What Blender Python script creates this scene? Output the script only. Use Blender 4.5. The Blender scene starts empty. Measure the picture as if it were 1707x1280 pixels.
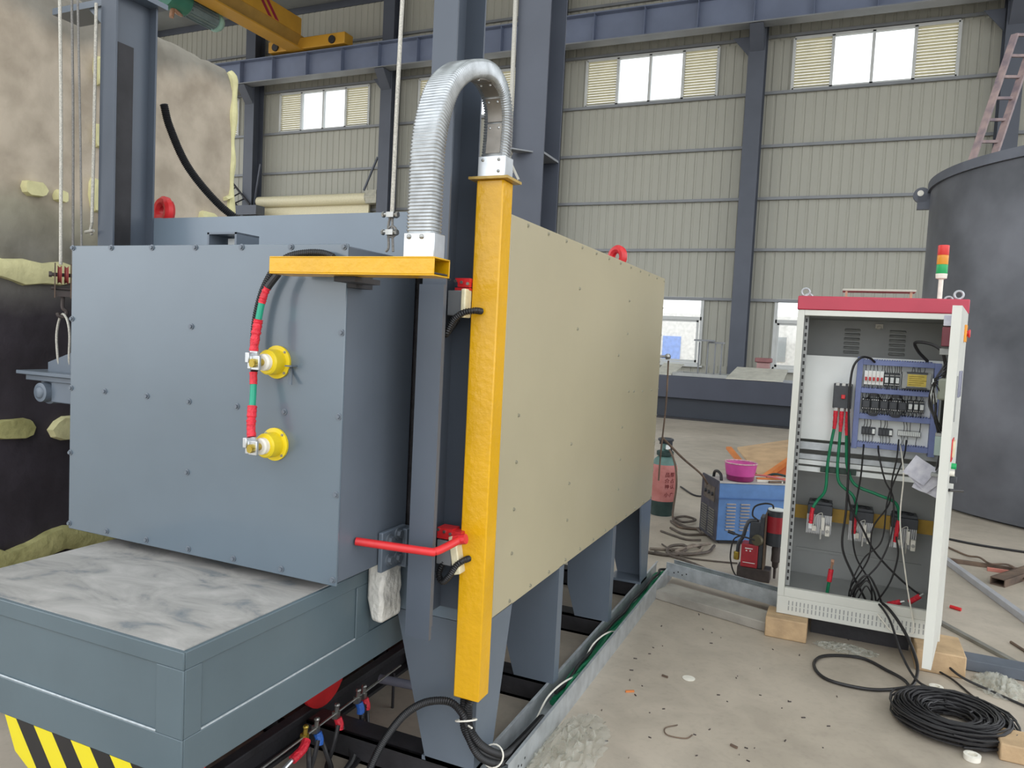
import bpy, bmesh, math, random
from math import sin, cos, pi, radians, sqrt, atan2
from mathutils import Vector, Matrix
V = Vector
random.seed(7)
S = bpy.context.scene
COL = S.collection

# ------------------------------------------------------------------ camera, sky, light, exposure
def cam_matrix(yaw, pitch, roll):
    f = V((-sin(yaw)*cos(pitch), cos(yaw)*cos(pitch), -sin(pitch)))
    r = V((cos(yaw), sin(yaw), 0)); u = r.cross(f)
    r2 = r*cos(roll)+u*sin(roll); u2 = -r*sin(roll)+u*cos(roll)
    return Matrix((r2, u2, -f)).transposed().to_4x4()
cd = bpy.data.cameras.new('camera'); cam = bpy.data.objects.new('camera', cd); COL.objects.link(cam)
cam.matrix_world = Matrix.Translation((0, 0, 1.57)) @ cam_matrix(radians(23.8007), radians(3.5471), radians(2.8383))
cd.sensor_width = 36; cd.lens = 36*1243.156/1707; cd.clip_end = 300; cd.clip_start = 0.05
S.camera = cam
w = bpy.data.worlds.new('overcast'); S.world = w; w.use_nodes = True
wn = w.node_tree; wn.nodes.clear()
tc = wn.nodes.new('ShaderNodeTexCoord'); sx = wn.nodes.new('ShaderNodeSeparateXYZ'); rp = wn.nodes.new('ShaderNodeValToRGB')
bg = wn.nodes.new('ShaderNodeBackground'); wo = wn.nodes.new('ShaderNodeOutputWorld'); mr = wn.nodes.new('ShaderNodeMapRange')
mr.inputs[1].default_value = -1; mr.inputs[2].default_value = 1
wn.links.new(tc.outputs['Generated'], sx.inputs[0]); wn.links.new(sx.outputs[2], mr.inputs[0]); wn.links.new(mr.outputs[0], rp.inputs[0])
e = rp.color_ramp.elements
e[0].position = 0.46; e[0].color = (0.42, 0.41, 0.39, 1)
e[1].position = 0.53; e[1].color = (0.93, 0.96, 1.0, 1)
wn.links.new(rp.outputs[0], bg.inputs[0]); bg.inputs[1].default_value = 1.0
wn.links.new(bg.outputs[0], wo.inputs[0])
S.view_settings.view_transform = 'Standard'; S.view_settings.look = 'None'
S.view_settings.exposure = 1.28; S.view_settings.gamma = 1.0; S.view_settings.use_curve_mapping = False

# ------------------------------------------------------------------ materials
def lin(c):
    if isinstance(c, str):
        c = tuple(int(c[i:i+2], 16) for i in (0, 2, 4))
    o = []
    for x in c[:3]:
        x = x/255.0
        o.append(x/12.92 if x <= 0.04045 else ((x+0.055)/1.055)**2.4)
    return (*o, 1)
MATS = {}
def mat(name, col, rough=0.5, metal=0.0, var=0.08, scale=6.0, bump=0.0, bscale=60.0, second=None, spec=0.5, coat=0.0):
    if name in MATS: return MATS[name]
    m = bpy.data.materials.new(name); m.use_nodes = True; nt = m.node_tree; N = nt.nodes; b = N['Principled BSDF']
    b.inputs['Roughness'].default_value = rough; b.inputs['Metallic'].default_value = metal
    b.inputs['Specular IOR Level'].default_value = spec; b.inputs['Coat Weight'].default_value = coat
    t = N.new('ShaderNodeTexCoord'); n = N.new('ShaderNodeTexNoise'); n.inputs['Scale'].default_value = scale; n.inputs['Detail'].default_value = 5
    nt.links.new(t.outputs['Object'], n.inputs['Vector'])
    r = N.new('ShaderNodeValToRGB'); a = lin(col)
    c0 = lin(second) if second else tuple(min(1, x*(1-var*2)) for x in a[:3])+(1,)
    c1 = a if second else tuple(min(1, x*(1+var)) for x in a[:3])+(1,)
    r.color_ramp.elements[0].position = 0.3; r.color_ramp.elements[0].color = c0
    r.color_ramp.elements[1].position = 0.65; r.color_ramp.elements[1].color = c1
    nt.links.new(n.outputs['Fac'], r.inputs[0]); nt.links.new(r.outputs[0], b.inputs['Base Color'])
    if bump > 0:
        n2 = N.new('ShaderNodeTexNoise'); n2.inputs['Scale'].default_value = bscale; n2.inputs['Detail'].default_value = 3
        nt.links.new(t.outputs['Object'], n2.inputs['Vector'])
        bp = N.new('ShaderNodeBump'); bp.inputs['Strength'].default_value = bump; bp.inputs['Distance'].default_value = 0.01
        nt.links.new(n2.outputs['Fac'], bp.inputs['Height']); nt.links.new(bp.outputs[0], b.inputs['Normal'])
    MATS[name] = m
    return m
def glass(name, tint=(0.9, 0.95, 0.95), t=0.9):
    m = bpy.data.materials.new(name); m.use_nodes = True; nt = m.node_tree; nt.nodes.clear()
    o = nt.nodes.new('ShaderNodeOutputMaterial'); mx = nt.nodes.new('ShaderNodeMixShader')
    tr = nt.nodes.new('ShaderNodeBsdfTransparent'); tr.inputs[0].default_value = (*tint, 1)
    gl = nt.nodes.new('ShaderNodeBsdfGlossy'); gl.inputs['Roughness'].default_value = 0.05
    mx.inputs[0].default_value = 1-t
    nt.links.new(tr.outputs[0], mx.inputs[1]); nt.links.new(gl.outputs[0], mx.inputs[2]); nt.links.new(mx.outputs[0], o.inputs[0])
    return m
GREY = mat('blue_grey_enamel', '6e7c88', 0.27, 0, 0.04, 3, 0.03, 12, spec=0.75)
GREYD = mat('slate_grey_enamel', '626c77', 0.33, 0, 0.05, 3, 0.04, 15)
DOORG = mat('door_gloss_enamel', '5b6974', 0.26, 0, 0.03, 3, 0.02, 10, spec=0.8, coat=0.35)
TROLG = mat('trolley_green_grey_enamel', '55646b', 0.38, 0, 0.05, 3, 0.05, 20)
MASTG = mat('mast_slate_enamel', '4f5762', 0.4, 0, 0.05, 3, 0.04, 15)
RUNB = mat('runway_beam_blue_grey', '747e95', 0.5, 0, 0.06, 1.5)
STEELC = mat('structural_grey_paint', '4f545f', 0.5, 0, 0.06, 1.5)
BEIGE = mat('beige_enamel', 'aea589', 0.42, 0, 0.03, 1.5, 0.04, 12)
YEL = mat('yellow_gloss_paint', 'dba60c', 0.28, 0, 0.05, 5, 0.25, 45, coat=0.15)
YEL2 = mat('yellow_electrode_paint', 'e2c81e', 0.35, 0, 0.06, 10)
CRANEY = mat('crane_yellow_paint', 'c89632', 0.5, 0, 0.06, 1)
CRANESH = mat('crane_shaded_yellow', 'a8843e', 0.55, 0, 0.1, 2)  # crane yellow darkened, puts the shade on the sloping web into its colour
RED = mat('red_paint', 'cf2a2e', 0.35, 0, 0.08, 10)
REDT = mat('red_heat_shrink', 'd8283a', 0.5, 0, 0.12, 60, 0.5, 90)
GRNT = mat('green_insulation', '1f9c7c', 0.45, 0, 0.05, 20)
GRNC = mat('green_cable_jacket', '0d7a52', 0.45, 0, 0.08, 20)
BLUET = mat('blue_tape', '2a62b8', 0.5, 0, 0.1, 50, 0.4, 80)
BLK = mat('black_rubber', '1d1d1f', 0.45, 0, 0.1, 20)
BLKC = mat('black_cable_jacket', '232224', 0.42, 0, 0.1, 30)
BLKM = mat('black_grimy_steel', '2a292c', 0.6, 0, 0.2, 8, 0.2, 40)
ZINC = mat('galvanised_steel', 'b4b9bc', 0.35, 0.35, 0.12, 14, 0.05, 60)
ZINCB = mat('bright_zinc_plate', 'd2d6d8', 0.28, 0.8, 0.06, 20)
STEEL = mat('plain_steel', 'a8a8a4', 0.35, 0.9, 0.1, 30)
BOLT = mat('painted_bolt_head', '6a727b', 0.4, 0.2, 0.1, 50)
BOLTB = mat('zinc_bolt_head', 'a9a695', 0.4, 0.5, 0.1, 50)
WHITE = mat('white_ceramic', 'e6e2d6', 0.6, 0, 0.05, 30)
FIBRE = mat('white_ceramic_fibre', 'dcdad2', 0.95, 0, 0.1, 20, 0.9, 40)
SEAL = mat('dark_sealing_felt', '2c2b2e', 0.9, 0, 0.3, 15, 0.9, 40)
CREAM = mat('cream_plastic', 'ddd5b4', 0.45, 0, 0.06, 40)
ROPE = mat('pale_wire_rope', 'b9b6ac', 0.55, 0.3, 0.15, 200)
ROPED = mat('dark_wire_rope', '7c7a76', 0.55, 0.4, 0.15, 200)
WALL = mat('wall_sheet_paint', 'adaca0', 0.6, 0, 0.05, 0.8, second='a5a499')
GIRT = mat('girt_grey_paint', '84878a', 0.5, 0.1, 0.05, 2)
FRAME = mat('white_window_frame', 'c9cbc8', 0.5, 0, 0.04, 3)
LOUV = mat('cream_louvre_slat', 'c6c1a6', 0.55, 0, 0.05, 3)
ROOF = mat('roof_sheet_grey', '8c9090', 0.7, 0, 0.06, 1)
GLASS = glass('window_glass', (0.97, 0.99, 1.0), 0.93)
SKYL = glass('added_skylight_sheet', (0.95, 0.97, 0.95), 0.95)
CAB = mat('cabinet_grey_enamel', 'd2d3cb', 0.4, 0, 0.03, 3)
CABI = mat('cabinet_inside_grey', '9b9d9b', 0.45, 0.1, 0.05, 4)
CABR = mat('cabinet_red_enamel', 'b2364a', 0.38, 0, 0.05, 4)
PLATE = mat('mounting_plate_white', 'eaedea', 0.5, 0, 0.03, 4)
DUCT = mat('wiring_duct_blue', '7480ad', 0.5, 0, 0.05, 20)
DARKP = mat('dark_plastic', '3a3d42', 0.45, 0, 0.08, 30)
MIDP = mat('mid_grey_plastic', '9a9c9a', 0.5, 0, 0.06, 30)
LABELY = mat('yellow_label', 'c9b352', 0.5, 0, 0.08, 40)
INSB = mat('brown_insulating_board', 'a5832c', 0.5, 0, 0.1, 12)
ALU = mat('heatsink_aluminium', 'c0c2c4', 0.35, 0.7, 0.05, 20)
CLEAR = mat('clear_terminal_plastic', 'd7dad8', 0.25, 0, 0.03, 20)
PAPER = mat('printed_paper', 'd6d6de', 0.7, 0, 0.06, 25, second='b6b6c4')
WOOD = mat('pale_timber', 'b89c78', 0.7, 0, 0.12, 9, 0.3, 50)
WOODG = mat('grey_dusty_timber', '9a958c', 0.75, 0, 0.12, 7, 0.3, 50)
TANK = mat('tank_steel', '686a70', 0.45, 0.2, 0.1, 1.3, second='43454a')
TANKR = mat('tank_rim_steel', '5d6068', 0.5, 0.3, 0.1, 3)
BED = mat('machine_bed_paint', '3f4350', 0.5, 0, 0.05, 2)
BEDD = mat('machine_bed_dark', '2b313b', 0.5, 0, 0.05, 2)
RUST = mat('rusty_steel', '7a6656', 0.75, 0.2, 0.2, 9, second='544840')
LADR = mat('ladder_paint', '9a8580', 0.6, 0, 0.15, 8, second='6d6068')
WELD = mat('welder_blue_paint', '587fb4', 0.4, 0, 0.07, 12)
WELDT = mat('welder_dusty_top', 'b9b6b0', 0.7, 0, 0.1, 12)
WELDF = mat('welder_front_dark', '3c3b46', 0.6, 0, 0.2, 12)
PINK = mat('pink_plastic', 'cc4f9c', 0.4, 0, 0.06, 12)
PURP = mat('purple_wet_paint', '7d1f57', 0.3, 0, 0.15, 10)
PINKR = mat('pale_pink_rim', 'c99aa6', 0.5, 0, 0.2, 40)
PGAS = mat('pinkish_red_cylinder_paint', 'c47f79', 0.55, 0, 0.1, 12, second='b0665f')
GGAS = mat('green_cylinder_paint', '5f7f78', 0.55, 0, 0.1, 12)
DGAS = mat('dark_green_foot', '2f4440', 0.6, 0, 0.15, 12)
ORNG = mat('orange_primer_steel', 'cf7d42', 0.6, 0, 0.1, 6)
TANP = mat('tan_dusty_plate', 'bfa07c', 0.7, 0, 0.1, 6)
DRLR = mat('drill_red_housing', 'a52a34', 0.4, 0, 0.06, 20)
BROWN = mat('dark_brown_iron', '4a4240', 0.6, 0.2, 0.15, 20)
BRASS = mat('brass', 'b9a24a', 0.35, 0.8, 0.1, 40)
COPR = mat('copper_brown', 'b08870', 0.4, 0.5, 0.1, 20)
HGRN = mat('hoist_green_paint', '2f6f5c', 0.4, 0, 0.1, 3)
HGRNL = mat('hoist_pale_green', '8fb4a8', 0.4, 0, 0.1, 3)
FOAM = mat('cream_spray_foam', 'd8d2a0', 0.9, 0, 0.08, 12, 0.6, 25)
FOAM2 = mat('aged_yellow_foam', 'b9b47c', 0.95, 0, 0.12, 10, 0.8, 25, second='8f8b58')
LRED = mat('lamp_red_lens', 'd83a36', 0.3); LORG = mat('lamp_amber_lens', 'e69a32', 0.3); LGRN = mat('lamp_green_lens', '23a862', 0.3)
PLAST = glass('clear_film', (0.97, 0.97, 0.95), 0.74)
_n = PLAST.node_tree; _g = [q for q in _n.nodes if q.type == 'BSDF_GLOSSY'][0]; _p = _n.nodes.new('ShaderNodeBsdfPrincipled'); _p.inputs['Base Color'].default_value = (0.72, 0.72, 0.66, 1); _p.inputs['Roughness'].default_value = 0.25
_m = [q for q in _n.nodes if q.type == 'MIX_SHADER'][0]; _n.links.new(_p.outputs[0], _m.inputs[2]); _n.nodes.remove(_g)
BLDG = mat('outside_building_wall', 'd9d4cc', 0.8); BDOOR = mat('outside_blue_door', '6f8fd0', 0.6)
TXT = mat('dark_red_lettering', '7a2024', 0.6)

def floor_mat():
    m = bpy.data.materials.new('dusty_concrete'); m.use_nodes = True; nt = m.node_tree; N = nt.nodes; L = nt.links; b = N['Principled BSDF']
    t = N.new('ShaderNodeTexCoord')
    def noise(s, d=6, dist=0.0):
        n = N.new('ShaderNodeTexNoise'); n.inputs['Scale'].default_value = s; n.inputs['Detail'].default_value = d; n.inputs['Distortion'].default_value = dist
        L.new(t.outputs['Object'], n.inputs['Vector']); return n
    def ramp(src, p0, c0, p1, c1):
        r = N.new('ShaderNodeValToRGB'); r.color_ramp.elements[0].position = p0; r.color_ramp.elements[0].color = c0
        r.color_ramp.elements[1].position = p1; r.color_ramp.elements[1].color = c1; L.new(src.outputs['Fac'], r.inputs[0]); return r
    r1 = ramp(noise(0.8), 0.3, lin('a59b8c'), 0.7, lin('bfb4a5'))
    r2 = ramp(noise(4.5, 8, 0.6), 0.35, (0.78, 0.78, 0.78, 1), 0.6, (1, 1, 1, 1))
    r3 = ramp(noise(38, 4), 0.3, (0.86, 0.86, 0.86, 1), 0.5, (1, 1, 1, 1))
    a = N.new('ShaderNodeMixRGB'); a.blend_type = 'MULTIPLY'; a.inputs[0].default_value = 0.6
    c = N.new('ShaderNodeMixRGB'); c.blend_type = 'MULTIPLY'; c.inputs[0].default_value = 0.5
    L.new(r1.outputs[0], a.inputs[1]); L.new(r2.outputs[0], a.inputs[2]); L.new(a.outputs[0], c.inputs[1]); L.new(r3.outputs[0], c.inputs[2])
    L.new(c.outputs[0], b.inputs['Base Color']); b.inputs['Roughness'].default_value = 0.55
    bp = N.new('ShaderNodeBump'); bp.inputs['Strength'].default_value = 0.12; L.new(r2.outputs[0], bp.inputs['Height']); L.new(bp.outputs[0], b.inputs['Normal'])
    return m
def vessel_mat():
    m = bpy.data.materials.new('two_tone_painted_foam'); m.use_nodes = True; nt = m.node_tree; N = nt.nodes; L = nt.links; b = N['Principled BSDF']
    t = N.new('ShaderNodeTexCoord'); s = N.new('ShaderNodeSeparateXYZ'); L.new(t.outputs['Object'], s.inputs[0])
    n = N.new('ShaderNodeTexNoise'); n.inputs['Scale'].default_value = 2.2; n.inputs['Detail'].default_value = 8; L.new(t.outputs['Object'], n.inputs['Vector'])
    ma = N.new('ShaderNodeMath'); ma.operation = 'MULTIPLY_ADD'; ma.inputs[1].default_value = 0.35; L.new(n.outputs['Fac'], ma.inputs[0]); L.new(s.outputs[2], ma.inputs[2])
    mp = N.new('ShaderNodeMapRange'); mp.inputs[1].default_value = 0.0; mp.inputs[2].default_value = 3.6; L.new(ma.outputs[0], mp.inputs[0])
    r = N.new('ShaderNodeValToRGB'); cr = r.color_ramp
    cr.elements[0].position = 0.0; cr.elements[0].color = lin('38323a')
    cr.elements[1].position = 1.0; cr.elements[1].color = lin('8b8478')
    for p, c in ((0.48, '3a343a'), (0.53, '73706a'), (0.60, '97927f'), (0.64, 'bdb09d'), (0.845, 'b4a795'), (0.875, '8b867b')):
        e = cr.elements.new(p); e.color = lin(c)
    L.new(mp.outputs[0], r.inputs[0])
    n2 = N.new('ShaderNodeTexNoise'); n2.inputs['Scale'].default_value = 5; n2.inputs['Detail'].default_value = 8; L.new(t.outputs['Object'], n2.inputs['Vector'])
    r2 = N.new('ShaderNodeValToRGB'); r2.color_ramp.elements[0].position = 0.36; r2.color_ramp.elements[0].color = (0.62, 0.60, 0.57, 1); r2.color_ramp.elements[1].position = 0.6; r2.color_ramp.elements[1].color = (1.05, 1.05, 1.05, 1)
    L.new(n2.outputs['Fac'], r2.inputs[0])
    x = N.new('ShaderNodeMixRGB'); x.blend_type = 'MULTIPLY'; x.inputs[0].default_value = 0.7; L.new(r.outputs[0], x.inputs[1]); L.new(r2.outputs[0], x.inputs[2])
    L.new(x.outputs[0], b.inputs['Base Color']); b.inputs['Roughness'].default_value = 0.7
    bp = N.new('ShaderNodeBump'); bp.inputs['Strength'].default_value = 0.35; bp.inputs['Distance'].default_value = 0.05; L.new(n2.outputs['Fac'], bp.inputs['Height']); L.new(bp.outputs[0], b.inputs['Normal'])
    return m
def hazard_mat():
    m = bpy.data.materials.new('hazard_stripes'); m.use_nodes = True; nt = m.node_tree; N = nt.nodes; L = nt.links; b = N['Principled BSDF']
    t = N.new('ShaderNodeTexCoord'); s = N.new('ShaderNodeSeparateXYZ'); L.new(t.outputs['Object'], s.inputs[0])
    k = N.new('ShaderNodeMath'); k.operation = 'MULTIPLY_ADD'; k.inputs[1].default_value = 0.75; L.new(s.outputs[2], k.inputs[0]); L.new(s.outputs[0], k.inputs[2])
    d = N.new('ShaderNodeMath'); d.operation = 'DIVIDE'; d.inputs[1].default_value = 0.148; L.new(k.outputs[0], d.inputs[0])
    f = N.new('ShaderNodeMath'); f.operation = 'FRACT'; L.new(d.outputs[0], f.inputs[0])
    g = N.new('ShaderNodeMath'); g.operation = 'GREATER_THAN'; g.inputs[1].default_value = 0.5; L.new(f.outputs[0], g.inputs[0])
    x = N.new('ShaderNodeMixRGB'); x.inputs[1].default_value = lin('dccb1c'); x.inputs[2].default_value = lin('1c1a1b'); L.new(g.outputs[0], x.inputs[0])
    L.new(x.outputs[0], b.inputs['Base Color']); b.inputs['Roughness'].default_value = 0.45
    return m
def dust_top_mat():
    m = bpy.data.materials.new('scuffed_hearth_top'); m.use_nodes = True; nt = m.node_tree; N = nt.nodes; L = nt.links; b = N['Principled BSDF']
    t = N.new('ShaderNodeTexCoord')
    n = N.new('ShaderNodeTexNoise'); n.inputs['Scale'].default_value = 6.5; n.inputs['Detail'].default_value = 11; n.inputs['Roughness'].default_value = 0.62; n.inputs['Distortion'].default_value = 0.7
    mp = N.new('ShaderNodeMapping'); mp.inputs['Scale'].default_value = (0.7, 1.6, 1); L.new(t.outputs['Object'], mp.inputs[0]); L.new(mp.outputs[0], n.inputs['Vector'])
    r = N.new('ShaderNodeValToRGB'); cr = r.color_ramp
    cr.elements[0].position = 0.33; cr.elements[0].color = lin('6f767b'); cr.elements[1].position = 0.66; cr.elements[1].color = lin('b2afab')
    e = cr.elements.new(0.45); e.color = lin('989692')
    L.new(n.outputs['Fac'], r.inputs[0]); L.new(r.outputs[0], b.inputs['Base Color']); b.inputs['Roughness'].default_value = 0.6
    bp = N.new('ShaderNodeBump'); bp.inputs['Strength'].default_value = 0.15; L.new(n.outputs['Fac'], bp.inputs['Height']); L.new(bp.outputs[0], b.inputs['Normal'])
    return m
FLOOR = floor_mat(); VESSEL = vessel_mat(); HAZ = hazard_mat(); HEARTH = dust_top_mat()

# ------------------------------------------------------------------ mesh helpers
def cat(pts, res=8):
    pts = [V(p) for p in pts]
    if len(pts) < 3: return pts
    out = []; P = [pts[0]*2-pts[1]] + pts + [pts[-1]*2-pts[-2]]
    for i in range(1, len(P)-2):
        p0, p1, p2, p3 = P[i-1:i+3]
        for k in range(res):
            t = k/res
            out.append(0.5*((2*p1)+(p2-p0)*t+(2*p0-5*p1+4*p2-p3)*t*t+(3*p1-p0-3*p2+p3)*t**3))
    out.append(pts[-1]); return out
def even(pts, step):
    L = [0.0]
    for a, b in zip(pts, pts[1:]): L.append(L[-1]+(b-a).length)
    n = max(2, int(L[-1]/step)); out = []; j = 0
    for i in range(n+1):
        d = L[-1]*i/n
        while j < len(L)-2 and L[j+1] < d: j += 1
        s = L[j+1]-L[j]; out.append(pts[j].lerp(pts[j+1], 0 if s < 1e-9 else (d-L[j])/s))
    return out
class M:
    def __init__(s): s.v = []; s.f = []
    def add(s, vs, fs):
        o = len(s.v); s.v += [V(a) for a in vs]; s.f += [tuple(i+o for i in f) for f in fs]; return s
    def obb(s, c, ax, ay, az):
        c, ax, ay, az = V(c), V(ax), V(ay), V(az)
        vs = [c+ax*i+ay*j+az*k for i in (-1, 1) for j in (-1, 1) for k in (-1, 1)]
        return s.add(vs, [(0, 1, 3, 2), (4, 6, 7, 5), (0, 4, 5, 1), (2, 3, 7, 6), (0, 2, 6, 4), (1, 5, 7, 3)])
    def box(s, x0, x1, y0, y1, z0, z1):
        return s.obb(((x0+x1)/2, (y0+y1)/2, (z0+z1)/2), ((x1-x0)/2, 0, 0), (0, (y1-y0)/2, 0), (0, 0, (z1-z0)/2))
    def bar(s, p0, p1, w, h, up=(0, 0, 1)):
        p0, p1 = V(p0), V(p1); d = p1-p0; u = V(up); r = d.cross(u).normalized(); u = r.cross(d).normalized()
        return s.obb((p0+p1)/2, d/2, r*w/2, u*h/2)
    def prism(s, poly, off):
        n = len(poly); off = V(off); a = [V(p) for p in poly]
        return s.add(a+[p+off for p in a], [tuple(range(n))[::-1], tuple(range(n, 2*n))]+[(i, (i+1) % n, n+(i+1) % n, n+i) for i in range(n)])
    def rings(s, R, cap=True, closed=False):
        n = len(R[0]); o = len(s.v)
        for r in R: s.v += [V(p) for p in r]
        m = len(R)
        for i in range(m if closed else m-1):
            for j in range(n):
                a = o+i*n; b = o+((i+1) % m)*n; s.f.append((a+j, a+(j+1) % n, b+(j+1) % n, b+j))
        if cap and not closed:
            s.f.append(tuple(o+j for j in range(n))[::-1]); s.f.append(tuple(o+(m-1)*n+j for j in range(n)))
        return s
    def tube(s, pts, r, n=8, res=8, smooth=True, closed=False):
        p = cat(pts, res) if smooth else [V(a) for a in pts]
        rad = r if callable(r) else (lambda i, m: r)
        t = (p[1]-p[0]).normalized(); u = t.orthogonal().normalized(); R = []
        for i in range(len(p)):
            t2 = ((p[(i+1) % len(p)] if closed else p[min(i+1, len(p)-1)])-(p[i-1] if closed else p[max(i-1, 0)]))
            if t2.length > 1e-9: t2.normalize()
            else: t2 = t
            u = (u-t2*u.dot(t2))
            u = u.normalized() if u.length > 1e-6 else t2.orthogonal().normalized()
            w_ = t2.cross(u); t = t2; rr = rad(i, len(p))
            R.append([p[i]+(u*cos(2*pi*k/n)+w_*sin(2*pi*k/n))*rr for k in range(n)])
        return s.rings(R, True, closed)
    def hose(s, pts, r, pitch=0.007, n=9, amp=0.14):
        p = even(cat(pts, 12), pitch/2)
        return s.tube(p, lambda i, m: r*(1 if i % 2 else 1-amp*1.6), n, smooth=False)
    def cyl(s, p0, p1, r, n=16, r2=None):
        p0, p1 = V(p0), V(p1); d = (p1-p0).normalized(); u = d.orthogonal().normalized(); w_ = d.cross(u); r2 = r if r2 is None else r2
        return s.rings([[p+(u*cos(2*pi*k/n)+w_*sin(2*pi*k/n))*q for k in range(n)] for p, q in ((p0, r), (p1, r2))])
    def lathe(s, c, prof, n=24, axis=(0, 0, 1), cap=True):
        c = V(c); d = V(axis).normalized(); u = d.orthogonal().normalized(); w_ = d.cross(u)
        return s.rings([[c+d*h+(u*cos(2*pi*k/n)+w_*sin(2*pi*k/n))*max(r, 1e-4) for k in range(n)] for r, h in prof], cap)
    def torus(s, c, axis, R, r, n=24, m=8):
        c = V(c); d = V(axis).normalized(); u = d.orthogonal().normalized(); w_ = d.cross(u)
        return s.tube([c+(u*cos(2*pi*k/n)+w_*sin(2*pi*k/n))*R for k in range(n)], r, m, smooth=False, closed=True)
    def blob(s, c, rx, ry, rz, n=10, m=6, jit=0.15, seed=1):
        rn = random.Random(seed); c = V(c); R = []
        for i in range(1, m):
            th = pi*i/m; R.append([c+V((rx*sin(th)*cos(2*pi*k/n), ry*sin(th)*sin(2*pi*k/n), rz*cos(th)))*(1+rn.uniform(-jit, jit)) for k in range(n)])
        return s.rings(R)
def off(o):
    t = V((0, 0, 0))
    while o: t = t+o.location; o = o.parent
    return t
def build(m, name, material, parent=None, bevel=0.0, angle=35, flat=False):
    me = bpy.data.meshes.new(name); t = off(parent) if parent else V((0, 0, 0))
    org = V((0, 0, 0))
    if parent is None:
        xs = [p.x for p in m.v]; ys = [p.y for p in m.v]; zs = [p.z for p in m.v]
        org = V(((min(xs)+max(xs))/2, (min(ys)+max(ys))/2, min(zs))); t = org
    me.from_pydata([tuple(p-t) for p in m.v], [], m.f); me.update()
    bm = bmesh.new(); bm.from_mesh(me); bmesh.ops.recalc_face_normals(bm, faces=bm.faces); bm.to_mesh(me); bm.free()
    if not flat:
        me.polygons.foreach_set('use_smooth', [True]*len(me.polygons)); me.set_sharp_from_angle(angle=radians(angle))
    me.materials.append(material)
    o = bpy.data.objects.new(name, me); COL.objects.link(o); o.parent = parent
    if parent is None: o.location = org
    if bevel > 0:
        b = o.modifiers.new('bevel', 'BEVEL'); b.width = bevel; b.segments = 2; b.limit_method = 'ANGLE'; b.angle_limit = radians(40)
    return o
def inst(name, me, parent, loc, rot=None, scale=None):
    o = bpy.data.objects.new(name, me); COL.objects.link(o); o.parent = parent; o.location = V(loc)-(off(parent) if parent else V((0, 0, 0)))
    if rot is not None: o.rotation_euler = rot
    if scale is not None: o.scale = scale
    return o
def tag(o, label, category, group=None):
    o['label'] = label; o['category'] = category
    if group: o['group'] = group
    return o
def thing(name, loc, label, category, group=None):
    o = bpy.data.objects.new(name, None); o.empty_display_size = 0.1; COL.objects.link(o); o.location = loc
    return tag(o, label, category, group)
def struct(o): o['kind'] = 'structure'; return o
def sroot(name, loc=(0, 0, 0)):
    o = bpy.data.objects.new(name, None); o.empty_display_size = 0.1; COL.objects.link(o); o.location = loc; return struct(o)
def stuff(o): o['kind'] = 'stuff'; return o
def lab(o, l): o['label'] = l; return o
def meshof(m, name, material, smooth=True):
    o = build(m, name, material); me = o.data
    for v in me.vertices: v.co += o.location
    bpy.data.objects.remove(o); return me
def hbeam(m, x0, x1, y0, y1, z0, z1, t=0.008, tw=0.008, web=None):
    # H column: flanges face -y/+y
    m.box(x0, x1, y0, y0+t, z0, z1); m.box(x0, x1, y1-t, y1, z0, z1); c = (x0+x1)/2 if web is None else web
    m.box(c-tw/2, c+tw/2, y0+t, y1-t, z0, z1); return m

# ------------------------------------------------------------------ SETTING: floor, back wall, windows, roof
WX0, WX1, WY = -26.0, 7.6, 20.0
struct(build(M().box(-27, 12, -8, 20.6, -0.2, 0.0), 'floor', FLOOR))
wall = sroot('wall_back', (0, WY, 0))
BAY = 5.37; COLX = [-2.45-BAY*k for k in range(4, -2, -1)]       # wall columns
WINC = [0.14-BAY*k for k in range(4, -2, -1)]; WW = 3.58
sheet = M()
n = 4; prof = []
for k in range(n):
    b = k/n; prof += [(b, 0), (b+0.16, 0), (b+0.175, 0.016), (b+0.225, 0.016), (b+0.24, 0)]
prof += [(1, 0)]
for i in range(len(prof)-1):
    (xa, ya), (xb, yb) = prof[i], prof[i+1]
    sheet.add([(xa, ya, 0), (xb, yb, 0), (xb, yb, 1), (xa, ya, 1)], [(0, 1, 2, 3)])
SHEET = meshof(sheet, 'wall_sheet', WALL)
def intervals(gaps):
    x = WX0; out = []
    for a, b in gaps:
        if a > x: out.append((x, min(a, WX1)))
        x = max(x, b)
    if x < WX1: out.append((x, WX1))
    return [(a, b) for a, b in out if b-a > 0.02]
gaps = [(c-WW/2, c+WW/2) for c in WINC if c-WW/2 < WX1]
for z0, z1, g in ((0, 1.10, []), (1.10, 2.84, gaps), (2.84, 8.02, []), (8.02, 9.28, gaps), (9.28, 12.1, [])):
    for a, b in intervals(g):
        k = max(1, round((b-a)/0.93))
        for i in range(k):
            inst('wall_sheet', SHEET, wall, (a+(b-a)*i/k, WY, z0), None, ((b-a)/k, 1, z1-z0))
build(M().box(WX0, WX1, WY+0.07, WY+0.09, 2.9, 8.0).box(WX0, WX1, WY+0.07, WY+0.09, 9.3, 12.1).box(WX0, WX1, WY+0.07, WY+0.09, 0, 1.1), 'outer_skin', WALL, wall)
gm = meshof(M().box(0, BAY-0.3, -0.09, -0.03, -0.035, 0.035).box(0, BAY-0.3, -0.03, 0.0, 0.02, 0.035), 'girt', GIRT)
for z in (2.83, 4.10, 5.38, 6.68, 7.99, 9.36, 10.7):
    for cx in COLX:
        if cx+BAY < WX1+3: inst('girt', gm, wall, (cx+0.15, WY, z))
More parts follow.
